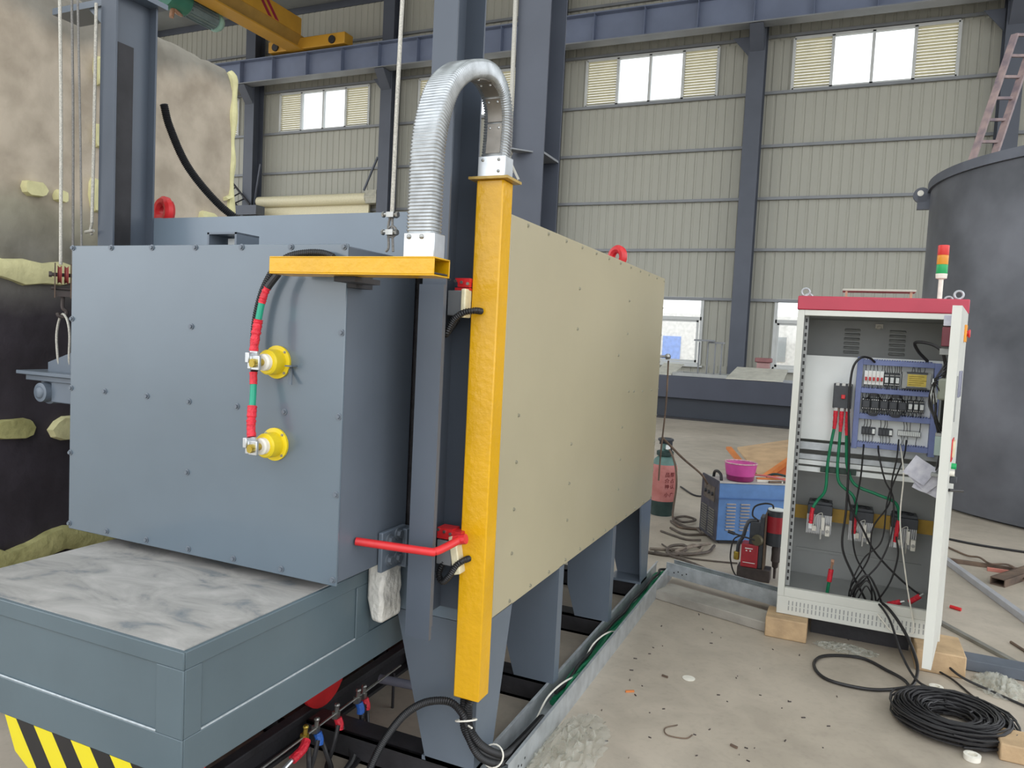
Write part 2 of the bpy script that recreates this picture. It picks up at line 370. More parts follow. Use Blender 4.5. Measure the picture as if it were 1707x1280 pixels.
def upper_window(idx, c):
    r = sroot('window_%d' % idx, (c, WY, 8.03)); x0, x1 = c-WW/2+0.02, c+WW/2-0.02; z0, z1 = 8.03, 9.27
    fm = M(); q = (x1-x0)/4
    for x in (x0, x0+q, x0+2*q, x0+3*q, x1): fm.box(x-0.035, x+0.035, WY-0.07, WY+0.03, z0, z1)
    for z in (z0, z1): fm.box(x0, x1, WY-0.07, WY+0.03, z-0.035, z+0.035)
    build(fm, 'window_frame', FRAME, r)
    for a in (x0, x0+3*q):
        lm = M()
        for k in range(17):
            z = z0+0.06+k*(z1-z0-0.12)/16
            lm.obb((a+q/2, WY-0.02, z), (q/2-0.035, 0, 0), (0, 0.028, -0.02), (0, 0.002, 0.003))
        stuff(build(lm, 'louvre_slats', LOUV, r))
    for a in (x0+q, x0+2*q):
        build(M().box(a+0.035, a+q-0.035, WY-0.012, WY-0.006, z0+0.03, z1-0.03), 'pane', GLASS, r)
def lower_window(idx, c):
    r = sroot('window_%d' % idx, (c, WY, 1.11)); x0, x1 = c-WW/2+0.02, c+WW/2-0.02; z0, z1 = 1.11, 2.83
    fm = M(); q = (x1-x0)/3
    for x in (x0, x0+q, x0+2*q, x1): fm.box(x-0.04, x+0.04, WY-0.06, WY+0.03, z0, z1)
    for z in (z0, 2.31, z1): fm.box(x0, x1, WY-0.06, WY+0.03, z-0.045, z+0.045)
    build(fm, 'window_frame', FRAME, r)
    sm = M()
    for k in (0, 2):
        a = x0+q*k; 
        for x in (a+0.07, a+q-0.10): sm.box(x-0.03, x+0.03, WY-0.03, WY+0.0, z0+0.05, 2.27)
        for z in (z0+0.08, 2.25): sm.box(a+0.05, a+q-0.08, WY-0.03, WY, z-0.03, z+0.03)
    build(sm, 'sliding_sash', FRAME, r)
    build(M().box(x0-0.1, x1+0.1, WY-0.12, WY+0.03, z0-0.07, z0-0.03), 'window_sill', FRAME, r)
    for k in range(3):
        for a, b in ((z0+0.04, 2.27), (2.35, z1-0.04)):
            build(M().box(x0+q*k+0.04, x0+q*(k+1)-0.04, WY+0.005, WY+0.01, a, b), 'pane', GLASS, r)
i = 1
for c in WINC:
    if c < WX1-1: upper_window(i, c); lower_window(i+1, c); i += 2
# steel columns along the back wall
for k, cx in enumerate(COLX):
    where = {0: 'near the left end of the hall', 1: 'left of the roller shutter', 2: 'right of the roller shutter', 3: 'behind the tall conduit arch',
             4: 'between the two upper windows on the right', 5: 'at the far right behind the steel ladder'}[k]
    t = thing('steel_column', (cx, WY-0.3, 0), 'dark grey steel wall column '+where, 'column', 'steel columns along the back wall')
    build(hbeam(M(), cx-0.2, cx+0.2, WY-0.62, WY-0.16, 0.02, 12.0, 0.014, 0.012), 'shaft', STEELC, t)
    build(M().box(cx-0.26, cx+0.26, WY-0.7, WY-0.1, 0, 0.02), 'base_plate', STEELC, t)
    build(M().prism([(cx-0.16, WY-0.62, 9.36), (cx-0.16, WY-1.05, 9.36), (cx-0.16, WY-0.62, 8.85)], (0.32, 0, 0)), 'haunch', STEELC, t)
    build(M().prism([(cx-0.2, WY-0.4, 9.3), (cx-0.62, WY-0.4, 9.3), (cx-0.2, WY-0.4, 8.8)], (0, 0.02, 0)), 'gusset', STEELC, t)
# crane runway beam
t = thing('crane_runway_beam', (-9, 19.15, 9.38), 'long grey steel crane runway beam high across the back wall', 'beam')
rb = M(); y0, y1 = 18.98, 19.30
build(M().box(WX0, WX1, 18.95, 19.33, 9.38, 9.41), 'bottom_flange', GIRT, t)
build(M().box(WX0, WX1, 19.13, 19.15, 9.41, 10.10), 'web', RUNB, t)
build(M().box(WX0, WX1, 18.95, 19.33, 10.10, 10.13), 'top_flange', RUNB, t)
build(M().box(WX0, WX1, 19.11, 19.17, 10.13, 10.17), 'rail', BLKM, t)
stm = meshof(M().box(-0.006, 0.006, -0.17, 0, 0, 0.69), 'stiffener', RUNB)
for k in range(24): inst('stiffener', stm, t, (WX0+0.7+1.34*k, 19.13, 9.41))
# roof
ceil = sroot('ceiling', (0, 20.3, 12.0))
def rz(y): return 12.0+(20.3-y)*0.085
for k in range(-1, 7):
    sk = 2.5; xa, xb = 9.5-BAY*k-BAY+sk, 9.5-BAY*k
    build(M().prism([(xa, 20.6, rz(20.6)), (xb, 20.6, rz(20.6)), (xb, -6, rz(-6)), (xa, -6, rz(-6))], (0, 0, 0.06)), 'roof_sheet', ROOF, ceil)
    build(M().prism([(xa-sk, 12, rz(12)+.02), (xa, 12, rz(12)+.02), (xa, -6, rz(-6)+.02), (xa-sk, -6, rz(-6)+.02)], (0, 0, 0.01)), 'added_skylight', SKYL, ceil)  # skylight strips out of view, added and widened to brighten floor and tops
    build(M().prism([(xa-sk, 20.6, rz(20.6)), (xa, 20.6, rz(20.6)), (xa, 12, rz(12)), (xa-sk, 12, rz(12))], (0, 0, 0.06)), 'roof_sheet', ROOF, ceil)
for y in [20.0-1.5*k for k in range(17)]:
    build(M().box(-27, 12, y-0.04, y+0.04, rz(y)-0.22, rz(y)-0.01), 'purlin', STEELC, ceil)
# outside, seen through the low windows
t = thing('outside_building', (-6, 42, 0), 'pale building with blue door outside the low windows', 'building')
build(M().box(-16, 6, 42, 46, 0, 3.4), 'wall', BLDG, t); build(M().box(-9.35, -8.35, 41.94, 42, 0.1, 2.1), 'door', BDOOR, t)
for x in (-13.5, -11, -6.5, -4, -1.5): build(M().box(x, x+1.2, 41.95, 42, 1.0, 2.3), 'window', MIDP, t)
struct(build(M().box(-60, 40, 20.7, 80, -0.25, -0.05), 'ground_outside', mat('outside_ground', 'b8b4ac', 0.9)))

# ------------------------------------------------------------------ roller shutter, lattice steps, crane, hoist
t = thing('roller_shutter', (-16, 19.75, 0), 'cream rolled-up shutter drum between the two left wall columns', 'shutter')
build(M().cyl((-18.25, 19.62, 5.68), (-13.9, 19.62, 5.68), 0.17, 20), 'drum', CREAM, t)
build(M().box(-18.2, -13.9, 19.72, 19.80, 0.02, 5.6), 'curtain', CREAM, t)
build(M().box(-13.85, -13.45, 19.45, 19.75, 5.5, 5.9).cyl((-13.9, 19.6, 5.7), (-13.5, 19.6, 5.7), 0.16, 14), 'motor', mat('grubby_motor', 'a8a595', 0.5, 0.1, 0.15, 6), t)
build(M().bar((-18.35, 19.5, 5.55), (-18.12, 19.5, 6.9), 0.05, 0.05).bar((-13.95, 19.5, 5.9), (-13.48, 19.5, 6.9), 0.05, 0.05).bar((-13.48, 19.5, 6.9), (-13.48, 19.5, 5.5), 0.05, 0.05), 'bracket', STEELC, t)
t = thing('lattice_steps', (-19, 19.2, 0), 'thin dark lattice steps beside the leftmost wall column in view', 'steps')
sm = M().bar((-19.6, 19.3, 6.75), (-18.35, 19.3, 5.55), 0.05, 0.05).bar((-19.6, 19.0, 6.45), (-18.5, 19.0, 5.35), 0.05, 0.05)
build(sm, 'stringer', BLKM, t)
for k in range(6):
    build(M().bar((-19.6+1.2*k/6, 19.3, 6.7-1.15*k/6), (-19.6+1.1*k/6, 19.0, 6.45-1.08*k/6), 0.04, 0.04), 'rung', BLKM, t)
build(M().box(-20.6, -17.7, 18.9, 19.3, 5.15, 5.45), 'landing', STEELC, t)
for x in (-20.4, -18.4): build(M().box(x, x+0.1, 18.95, 19.25, 0, 5.15), 'post', STEELC, t)
t = thing('overhead_crane', (-16.3, 19.1, 10.17), 'yellow overhead crane girder resting on the runway beam at upper left', 'crane')
def yprism(poly, ya, yb): return M().prism([(x, ya, z) for x, z in poly], (0, yb-ya, 0))
build(M().box(-16.62, -16.06, 5.0, 19.15, 10.20, 10.24), 'bottom_flange', CRANEY, t)
build(yprism([(-16.40, 10.24), (-16.28, 10.24), (-16.10, 10.62), (-16.58, 10.62)], 5.0, 19.1), 'web', CRANESH, t)
build(yprism([(-16.60, 10.62), (-16.08, 10.62), (-16.08, 11.12), (-16.60, 11.12)], 5.0, 18.9), 'box_girder', CRANEY, t)
build(M().box(-17.4, -14.45, 18.93, 19.36, 10.22, 10.56), 'end_carriage', CRANEY, t, 0.02)
for x in (-17.1, -14.9):
    build(M().cyl((x, 18.88, 10.36), (x, 19.02, 10.36), 0.12, 16), 'wheel', BLKM, t)
for k, (a, b) in enumerate(((17.45, 17.0), (17.75, 17.3))):
    lab(build(M().prism([(-16.082, a, 10.64), (-16.082, a+0.16, 10.64), (-16.082, b+0.16, 11.08), (-16.082, b, 11.08)], (0.004, 0, 0)), 'painted_stroke', mat('red_crane_lettering', '9c2440', 0.5), t), 'dark red lettering stroke on girder side')
t = thing('electric_hoist', (-17, 15.9, 9.8), 'green electric hoist hanging beside the yellow crane girder', 'hoist')
build(M().lathe((-17.0, 14.6, 10.2), [(0.1, 0), (0.34, 0.03), (0.36, 0.3), (0.36, 0.65), (0.25, 0.72), (0.1, 0.74)], 20, (0, 1, 0)), 'drum', HGRN, t)
mm = M().cyl((-17, 15.3, 10.12), (-17, 16.3, 10.12), 0.22, 18)
for k in range(14):
    a = 2*pi*k/14; mm.obb((-17+0.24*cos(a), 15.8, 10.12+0.24*sin(a)), (0.03*cos(a), 0, 0.03*sin(a)), (0, 0.45, 0), (-0.008*sin(a), 0, 0.008*cos(a)))
build(mm, 'motor', mat('hoist_motor_grey', '7b8a8c', 0.4, 0.2, 0.1, 4), t)
build(M().lathe((-17, 16.3, 10.12), [(0.26, 0), (0.27, 0.1), (0.2, 0.22), (0.05, 0.26)], 18, (0, 1, 0)), 'end_cap', HGRNL, t)
build(M().tube([(-17.05, 15.2, 9.86), (-16.95, 15.0, 9.82), (-16.95, 14.85, 9.85), (-16.95, 14.8, 9.62)], 0.06, 8), 'rope_guide', COPR, t)
build(M().box(-17.05, -16.5, 15.0, 15.2, 10.3, 10.5).box(-16.75, -16.5, 14.9, 15.3, 10.26, 10.6), 'trolley_frame', HGRN, t)
# interior column near the furnace
cx0, cx1, cy0, cy1 = -2.99, -2.665, 6.5, 6.92
t = thing('steel_column', (-2.83, 6.7, 0), 'tall broad grey H-section steel column just behind the furnace', 'column')
build(hbeam(M(), cx0, cx1, cy0, cy1, 0.03, 12.9, 0.014, 0.012), 'shaft', STEELC, t)
build(M().box(cx0-0.06, cx1+0.06, cy0-0.06, cy1+0.06, 0, 0.03), 'base_plate', STEELC, t)
c = (cx0+cx1)/2
build(M().box(c+0.006, cx1-0.004, cy0+0.014, cy1-0.014, 3.29, 3.31).box(cx0+0.004, c-0.006, cy0+0.014, cy1-0.014, 3.29, 3.31), 'stiffener', GIRT, t)
build(M().prism([(cx0+0.07, cy0, 3.30), (cx0-0.06, cy0-0.16, 3.30), (cx0+0.02, cy0-0.22, 3.30), (cx0+0.22, cy0, 3.30)], (0, 0, 0.012)), 'bracket', GIRT, t)
t = thing('tie_rope', (-2.95, 6.3, 3.0), 'pale rope hanging down the left edge of the broad column, knotted at the bracket', 'rope')
build(M().tube([(-3.02, 6.46, 9.5), (-3.015, 6.46, 6.5), (-2.99, 6.45, 3.34)], 0.022, 8), 'strand', ROPE, t)
tl = M()
for p in ((-2.93, 6.28, 3.02), (-2.86, 6.25, 3.06), (-2.80, 6.27, 3.0), (-3.02, 6.27, 3.12)):
    tl.tube([(-2.95, 6.36, 3.31), V((-2.94, 6.28, 3.26)).lerp(V(p), 0.3), p], 0.012, 6)
build(tl.torus((-2.96, 6.40, 3.315), (1, 0.2, 0.3), 0.045, 0.014, 16, 6), 'knot_tails', ROPE, t)

# ------------------------------------------------------------------ left insulated vessel
vs = thing('insulated_vessel', (-4.2, 1.6, 0), 'huge foam-sprayed box vessel at left, brown above and black below', 'vessel')
def vessel():
    x1, x0, ya, yb, z1 = -3.4, -5.2, 1.45, 3.43, 3.08; r = 0.07; rn = random.Random(4); R = []
    ys = [ya+(yb-ya)*k/40 for k in range(41)]
    for j, y in enumerate(ys):
        ring = [(x0, y, 0.02), (x1, y, 0.02)]
        d = max(0, y-(yb-r)); zt = z1-(r-sqrt(max(0, r*r-d*d)) if d > 0 else 0)
        for k in range(1, 24): ring.append((x1+rn.uniform(-0.006, 0.006), y, 0.02+(zt-0.1-0.02)*k/24))
        for k in range(5):
            a = pi/2*k/4; ring.append((x1-0.1+0.1*cos(a), y, zt-0.1+0.1*sin(a)+rn.uniform(-0.01, 0.01)))
        ring.append((x0, y, zt)); R.append(ring)
    return M().rings(R)
build(vessel(), 'shell', VESSEL, vs)
def strip(pts, h, name, material, th=0.035, seed=3):
    rn = random.Random(seed); R = []
    for k, (y, z) in enumerate(pts):
        hh = h*(0.6+0.4*rn.random()) if 0 < k < len(pts)-1 else h*0.45
        R.append([(-3.42, y, z-hh/2), (-3.4+th*0.7, y, z-hh*0.42), (-3.4+th, y+0.01, z), (-3.4+th*0.7, y, z+hh*0.42), (-3.42, y, z+hh/2)])
    return build(M().rings(R), name, material, vs)
strip([(1.2+0.09*k, 1.80-0.003*k+0.012*sin(k)) for k in range(15)], 0.13, 'foam_strip', FOAM)
strip([(1.4+0.09*k, 0.47+0.03*sin(k*1.3)) for k in range(19)], 0.16, 'foam_strip', FOAM2, 0.05, 8)
strip([(3.36, 2.3), (3.40, 2.32)], 0.05, 'foam_strip', FOAM)
rn = random.Random(2)
build(M().tube([(-3.41+rn.uniform(-.004, .004), 3.425+rn.uniform(-.006, .006), 0.3+0.09*k) for k in range(31)]+[(-3.43, 3.41, 3.04)], lambda i, m: 0.024+0.006*sin(i*0.7)+0.004*sin(i*0.23), 8, 3), 'foam_edge', FOAM, vs)
for k, (y, z, a, b) in enumerate(((2.09+0.06, 1.05, 0.10, 0.05), (2.44, 1.03, 0.13, 0.06), (2.235, 2.135, 0.058, 0.036), (2.36, 2.125, 0.03, 0.03), (2.54, 2.165, 0.035, 0.085), (2.55, 2.76, 0.03, 0.075), (2.545, 2.45, 0.03, 0.06), (3.24, 2.16, 0.07, 0.05))):
    rn = random.Random(k); P = []
    for q in range(10):
        an = 2*pi*q/10; P.append((-3.41, y+a*(abs(cos(an))**0.6)*(1 if cos(an) > 0 else -1)*(0.9+0.2*rn.random()), z+b*(abs(sin(an))**0.6)*(1 if sin(an) > 0 else -1)*(0.9+0.2*rn.random())))
    P2 = [(-3.37, y+(p[1]-y)*0.85, z+(p[2]-z)*0.85) for p in P]
    build(M().rings([P, P2]), 'foam_patch', FOAM if k != 0 else FOAM2, vs)

# ------------------------------------------------------------------ FURNACE
XC = -1.885
F = thing('box_furnace', (XC, 3.3, 0), 'large grey car-bottom furnace with beige side panel and yellow post', 'furnace')
XL, XR, Y0, Y1, ZB, ZT = -2.73, -1.045, 2.185, 4.6, 0.60, 1.978
fb = M().box(XL, XR, Y0+0.02, Y1, ZT-0.16, ZT-0.002).box(XL, XL+0.2, Y0+0.02, Y1, ZB+0.02, ZT-0.16).box(XR-0.2, XR, Y0+0.02, Y1, ZB+0.02, ZT-0.16).box(XL+0.2, XR-0.2, Y1-0.2, Y1, ZB+0.02, ZT-0.16)
build(fb, 'shell', GREY, F, 0.004)
build(M().box(XL, -1.046, Y0, Y0+0.02, ZT-0.16, ZT).box(XL, -2.50, Y0, Y0+0.02, ZB+0.012, ZT-0.16).box(-1.36, -1.046, Y0, Y0+0.02, ZB+0.012, ZT-0.16), 'front_plate', GREY, F)
build(M().box(-1.335, -1.31, Y0-0.022, Y0, 0.86, 1.80).box(-1.33, -1.325, Y0-0.03, Y0-0.022, 1.2, 1.5), 'door_seal', SEAL, F)
sp = build(M().box(XR, -1.035, 2.276, Y1, 0.606, ZT), 'side_panel', BEIGE, F, 0.002)
bm_ = M().lathe((0, 0, 0), [(0.013, 0), (0.013, 0.003), (0.009, 0.0035)], 12); bm_.cyl((0, 0, 0.003), (0, 0, 0.010), 0.0082, 6)
BOLTG = meshof(bm_, 'bolt', BOLT); BOLTZ = meshof(bm_, 'bolt', BOLTB)
RX = (0, pi/2, 0); RYF = (pi/2, 0, 0)
pb = []
for k in range(12): pb += [(2.417+0.1965*k, 1.962), (2.417+0.1965*k, 0.626)]
for k in range(1, 7): pb.append((4.578, 1.962-0.165*k)); pb.append((4.578, 0.626+0.165*k)) if k < 3 else None
for y in (2.416, 3.002, 3.80):
    for z in (1.79, 1.62, 1.13, 0.96, 0.80): pb.append((y, z)) if not (y < 2.5 and z > 1.4) else None
pb += [(2.416, 1.297), (3.891, 1.315), (4.0, 1.31), (4.192, 1.302), (4.411, 1.299), (3.654, 1.508)]
for y, z in pb: inst('bolt', BOLTZ, sp, (-1.035, y, z), RX, (0.55, 0.55, 0.6))
# legs
def corner_leg(x, s, y, d):
    # L-shaped tapered leg; x outer face, s = direction towards the inside, d = direction of depth
    xi = x+s*0.0101
    a = M().prism([(xi, y, 0.61), (x+s*0.325, y, 0.61), (x+s*0.185, y, 0.10), (xi, y, 0.10)], (0, d*0.01, 0))
    a.prism([(x, y, 0.61), (x, y+d*0.262, 0.61), (x, y+d*0.14, 0.10), (x, y, 0.10)], (s*0.01, 0, 0))
    a.box(min(x, x+s*0.2), max(x, x+s*0.2), min(y, y+d*0.15), max(y, y+d*0.15), 0.10, 0.115)
    return a
def mid_leg(x, s, y):
    xi = x+s*0.0101
    a = M().prism([(xi, y, 0.61), (x+s*0.25, y, 0.61), (x+s*0.235, y, 0.26), (x+s*0.185, y, 0.10), (xi, y, 0.10)], (0, 0.01, 0))
    a.box(min(x, x+s*0.01), max(x, x+s*0.01), y, y+0.06, 0.10, 0.61); return a
for x, s in ((-1.035, -1), (XL, 1)):
    build(corner_leg(x, s, Y0, 1), 'leg', GREYD, F); build(mid_leg(x, s, 2.94), 'leg', GREYD, F)
    build(mid_leg(x, s, 3.75), 'leg', GREYD, F); build(corner_leg(x, s, Y1, -1), 'leg', GREYD, F)
for y in (2.20, 2.94, 3.76, 4.48):
    for xa, xb in ((XL, -2.10), (-1.95, -1.88), (-1.745, -1.068)): build(M().box(xa, xb, y, y+0.012, 0, 0.10).box(xa, xb, y, y+0.1, 0.088, 0.10).box(xa, xb, y, y+0.1, 0, 0.012), 'base_channel', BLKM, F)
# guide masts
for x in (-1.159, -2.617):
    mt = build(hbeam(M(), x-0.041, x+0.041, 2.0, 2.185, 1.55 if x < -2 else 0.655, 3.6, 0.008, 0.008, x-0.03 if x > -2 else x), 'guide_mast', MASTG, F)
    build(M().box(x+0.005, x+0.014, 2.03, 2.10, 1.6, 2.62), 'guide_rail', BLKM, mt) if x < -2 else None
build(M().box(-1.202, -1.116, 1.985, 1.999, 0.616, 1.72), 'mast_cover_strip', MASTG, F)
build(M().box(-2.68, -2.55, 1.98, 2.21, 2.80, 2.82).box(-2.98, -2.66, 2.03, 2.15, 2.765, 2.79).prism([(-2.66, 2.04, 2.765), (-2.78, 2.04, 2.765), (-2.66, 2.04, 2.66)], (0, 0.012, 0)), 'mast_platform', GREYD, F)
build(M().box(-2.9, -0.95, 1.98, 2.2, 3.6, 3.75), 'mast_head_beam', GREYD, F)
build(M().box(-2.655, -2.54, 2.186, 2.2, 1.7, 1.98), 'mast_foot', GREYD, F)
# cable post
cp = build(M().box(-1.083, -0.991, 2.105, 2.180, 0.395, 2.055), 'cable_post', YEL, F, 0.004)
for z in (0.50, 1.2, 1.85): build(M().box(-1.10, -1.036, 2.17, 2.186, z, z+0.06), 'post_bracket', GREYD, cp)
build(M().box(-1.104, -0.970, 2.088, 2.197, 2.055, 2.063), 'cap_plate', mat('cap_plate_tan', 'b89a52', 0.4, 0.3, 0.1, 30), cp)
# lifting eyes on the roof
for x, y in ((-2.63, 2.28), (-1.13, 3.86), (-2.62, 4.3)):
    q = M().torus((x, y, ZT+0.045), (0.5, 1, 0) if x > -2 else (0.2, 1, 0), 0.042, 0.022, 20, 8); q.box(x-0.03, x+0.03, y-0.015, y+0.015, ZT-0.002, ZT+0.03)
    build(q, 'lifting_eye', RED, F)
# limit switches on the right mast
def limit_switch(y, z, lower):
    s = build(M().box(-1.155, -1.10, y-0.03, y+0.03, z-0.085, z-0.005), 'limit_switch', GIRT, F, 0.003)
    build(M().box(-1.10, -1.084, y-0.045, y+0.0, z-0.09, z+0.0) if not lower else M().obb((-1.085, y-0.02, z-0.045), (0.013, 0, 0.004), (0, 0.02, 0), (-0.012, 0, 0.06)), 'switch_cover', CREAM, s, 0.004)
    a = M()
    if lower: a.box(-1.155, -1.10, y-0.03, y+0.02, z, z+0.035).box(-1.10, -1.068, y-0.03, y+0.01, z-0.01, z+0.03)
    else: a.box(-1.135, -1.084, y-0.02, y+0.0, z+0.022, z+0.034).box(-1.135, -1.084, y-0.02, y+0.0, z-0.006, z+0.004).box(-1.125, -1.085, y-0.022, y-0.002, z+0.006, z+0.022)
    build(a, 'switch_lever', RED, s)
    bq = M()
    for k in range(4): bq.cyl((-1.15+0.022*k, y-0.035, z+0.028-0.004*k), (-1.15+0.022*k, y-0.03, z+0.028-0.004*k), 0.005, 8)
    build(bq, 'switch_screw', STEEL, s)
limit_switch(2.11, 1.715, False); limit_switch(2.11, 0.915, True)
build(M().hose([(-1.148, 2.14, 1.62), (-1.155, 2.09, 1.575), (-1.145, 2.065, 1.575), (-1.12, 2.06, 1.615), (-1.085, 2.06, 1.64), (-1.055, 2.075, 1.648), (-1.048, 2.106, 1.648)], 0.011), 'switch_hose', BLK, F)
build(M().hose([(-1.13, 2.09, 0.84), (-1.142, 2.08, 0.80), (-1.128, 2.08, 0.775), (-1.10, 2.07, 0.80), (-1.075, 2.07, 0.84), (-1.056, 2.08, 0.856), (-1.050, 2.106, 0.858)], 0.011), 'switch_hose', BLK, F)
build(M().hose([(-2.575, 2.22, 2.44), (-2.56, 2.24, 2.35), (-2.50, 2.28, 2.2), (-2.40, 2.35, 2.06), (-2.3, 2.42, 1.975)], 0.017), 'roof_hose', BLK, F)
build(M().tube([(-1.653, 2.545, 0.14), (-1.2, 2.60, 0.14)], 0.018, 12, smooth=False), 'stub_pipe', mat('grey_pipe', '757784', 0.5), F)
# cable hanging at the back corner of the furnace
t = thing('welding_lead', (-1.06, 4.75, 1.3), 'thin brown lead with hook hanging down the rear edge of the beige panel', 'cable')
build(M().tube([(-1.0, 4.68, 1.475), (-1.0, 4.69, 1.2), (-1.02, 4.72, 0.9), (-1.03, 4.75, 0.7)], 0.006, 6), 'lead', RUST, t)
build(M().blob((-1.0, 4.66, 1.50), 0.02, 0.02, 0.02, 8, 6, 0.1).cyl((-1.01, 4.66, 1.50), (-1.06, 4.6, 1.50), 0.008, 8), 'hook', STEEL, t)

# ------------------------------------------------------------------ DOOR
D = thing('furnace_door', (XC, 1.95, 0.82), 'bolted blue-grey furnace door hanging above the hearth trolley', 'door')
DX0, DX1, DY0, DY1, DZ0, DZ1 = -2.479, -1.312, 1.772, 2.150, 0.815, 1.814
build(M().box(DX0+0.006, DX1-0.004, DY0+0.004, DY1, DZ0+0.006, DZ1-0.005), 'door_box', mat('door_side_grey', '5b636d', 0.42, 0, 0.05, 3, 0.06, 20), D, 0.004)
dp = build(M().box(DX0, DX1, DY0-0.004, DY0+0.004, DZ0, DZ1), 'front_sheet', DOORG, D, 0.002)
db = [(-2.473+0.1915*k, 1.806) for k in range(7)]+[(-2.473+0.1915*k, 0.834) for k in range(7)]
for z in (1.56, 1.317, 1.088): db += [(-2.473, z), (-1.323, z)]
db += [(-1.908, 1.555), (-2.302, 1.318), (-2.1, 1.317), (-1.911, 1.314), (-1.709, 1.315), (-1.522, 1.314), (-1.912, 1.084)]
for x, z in db: inst('bolt', BOLTG, dp, (x, DY0-0.004, z), RYF, (0.75, 0.75, 0.8))
hm = M().box(-1.915, -1.79, 1.83, 1.93, DZ1-.003, DZ1+0.003).box(-1.915, -1.79, 1.83, 1.93, DZ1+0.042, DZ1+0.048).box(-1.915, -1.907, 1.83, 1.93, DZ1, DZ1+0.048).box(-1.798, -1.79, 1.83, 1.93, DZ1, DZ1+0.048)
build(hm, 'lifting_box', GREYD, D)
build(M().box(-1.885, -1.82, 1.89, 1.925, DZ1+0.003, DZ1+0.036), 'box_liner', PLATE, D)
# arm
am = M(); ax0, ax1, ay0, ay1, az0, az1 = -1.478, -0.950, 1.635, 1.718, 1.715, 1.763; tk = 0.004
am.box(ax0, ax1, ay0, ay1, az0, az0+tk).box(ax0, ax1, ay0, ay1, az1-tk, az1).box(ax0, ax1, ay0, ay0+tk, az0+tk, az1-tk).box(ax0, ax1, ay1-tk, ay1, az0+tk, az1-tk)
arm = build(am, 'cable_arm', YEL, D, 0.0015)
build(M().box(-1.29, -1.22, 1.68, 1.80, 1.700, 1.714).box(-1.312, -1.28, 1.77, 1.85, 1.69, 1.75), 'arm_bracket', BLKM, D)
build(M().box(ax0+0.05, ax1-0.004, ay0+0.006, ay1-0.006, az0+0.006, az0+0.01), 'arm_inside', BLKM, arm)
# side hinge bracket, rod and fibre block
hb = M().box(-1.312, -1.296, 1.98, 2.12, 0.80, 0.93).box(-1.34, -1.28, 2.10, 2.15, 0.79, 0.92)
hb = build(hb, 'side_bracket', GREYD, D, 0.003)
for y, z in ((2.02, 0.90), (2.07, 0.91), (2.02, 0.835), (2.07, 0.83)): inst('bolt', BOLTG, hb, (-1.296, y, z), RX, (1.6, 1.6, 1.6))
build(M().tube([(-1.312, 1.86, 0.93), (-1.11, 1.93, 0.915), (-1.085, 1.945, 0.914), (-1.068, 1.975, 0.922), (-1.05, 2.035, 0.935)], 0.0125, 12).cyl((-1.07, 2.04, 0.93), (-1.03, 2.04, 0.94), 0.016, 10), 'trip_rod', RED, D)
fm = M(); R = []; rn = random.Random(5)
for k in range(9):
    z = 0.815-0.025*k; x0 = -1.383+(0.0 if k < 6 else 0.007*(k-5)); x1 = -1.315
    R.append([(x0, 2.03, z), (x1+rn.uniform(-.004, .004), 2.03-0.01*(k > 1)+rn.uniform(-.004, .004), z+rn.uniform(-.006, .002)), (x1+rn.uniform(-.004, .004), 2.14, z), (x0, 2.14, z)])
build(fm.rings(R), 'fibre_block', FIBRE, D, 0.012)
# left roller bracket
lb = build(M().box(-2.89, DX0, 1.84, 2.02, 1.340, 1.354).box(-2.862, DX0, 1.86, 2.0, 1.318, 1.338), 'roller_bracket', GREYD, D, 0.002)
build(M().prism([(-2.792, 1.90, 1.354), (DX0+0.01, 1.90, 1.354), (DX0+0.01, 1.90, 1.47), (-2.62, 1.90, 1.445), (-2.792, 1.90, 1.388)], (0, 0.012, 0)), 'gusset', GREYD, lb)
build(M().lathe((-2.763, 1.84, 1.276), [(0.016, 0), (0.022, 0.004), (0.024, 0.008), (0.036, 0.01), (0.038, 0.04), (0.046, 0.045), (0.046, 0.14)], 24, (0, 1, 0)), 'roller', GREYD, lb)
build(M().box(-2.82, -2.55, 1.89, 1.96, 1.29, 1.32).box(-2.73, -2.55, 1.87, 1.96, 1.24, 1.32), 'bearing_block', GREYD, lb, 0.004)
# electrodes
for k, (x, z) in enumerate(((-1.553, 1.462), (-1.553, 1.213))):
    e_ = build(M().lathe((x, DY0-0.004, z), [(0.050, 0), (0.050, 0.007), (0.038, 0.009), (0.037, 0.046), (0.033, 0.051), (0.0, 0.052)], 28, (0, -1, 0)), 'electrode_housing', YEL2, D)
    for q in range(4):
        a = pi/4+q*pi/2; inst('bolt', BOLTZ, e_, (x+0.044*cos(a), DY0-0.011, z+0.044*sin(a)), RYF, (0.35, 0.35, 0.5))
    build(M().lathe((x, DY0-0.055, z), [(0.025, 0), (0.025, 0.014), (0.02, 0.018), (0.0, 0.019)], 20, (0, -1, 0)), 'ceramic_bush', WHITE, e_)
    build(M().cyl((x, DY0-0.07, z), (x, DY0-0.112, z), 0.011, 14), 'rod_end', BRASS, e_)
    build(M().box(x-0.018, x+0.016, DY0-0.102, DY0-0.092, z-0.022, z+0.020).box(x-0.026, x-0.012, DY0-0.104, DY0-0.074, z-0.020, z+0.018).box(x-0.028, x-0.014, DY0-0.112, DY0-0.082, z-0.002, z+0.028), 'clamp', ZINCB, e_, 0.002)
    build(M().cyl((x, DY0-0.102, z-0.004), (x, DY0-0.114, z-0.004), 0.011, 6), 'clamp_nut', BRASS, e_)
build(M().prism([(-1.512, DY0-0.004, 1.455), (-1.500, DY0-0.004, 1.455), (-1.478, DY0-0.03, 1.40), (-1.49, DY0-0.03, 1.40)], (0, 0.004, 0)).box(-1.505, -1.48, DY0-0.03, DY0-0.004, 1.452, 1.456), 'bent_tab', GREYD, D)
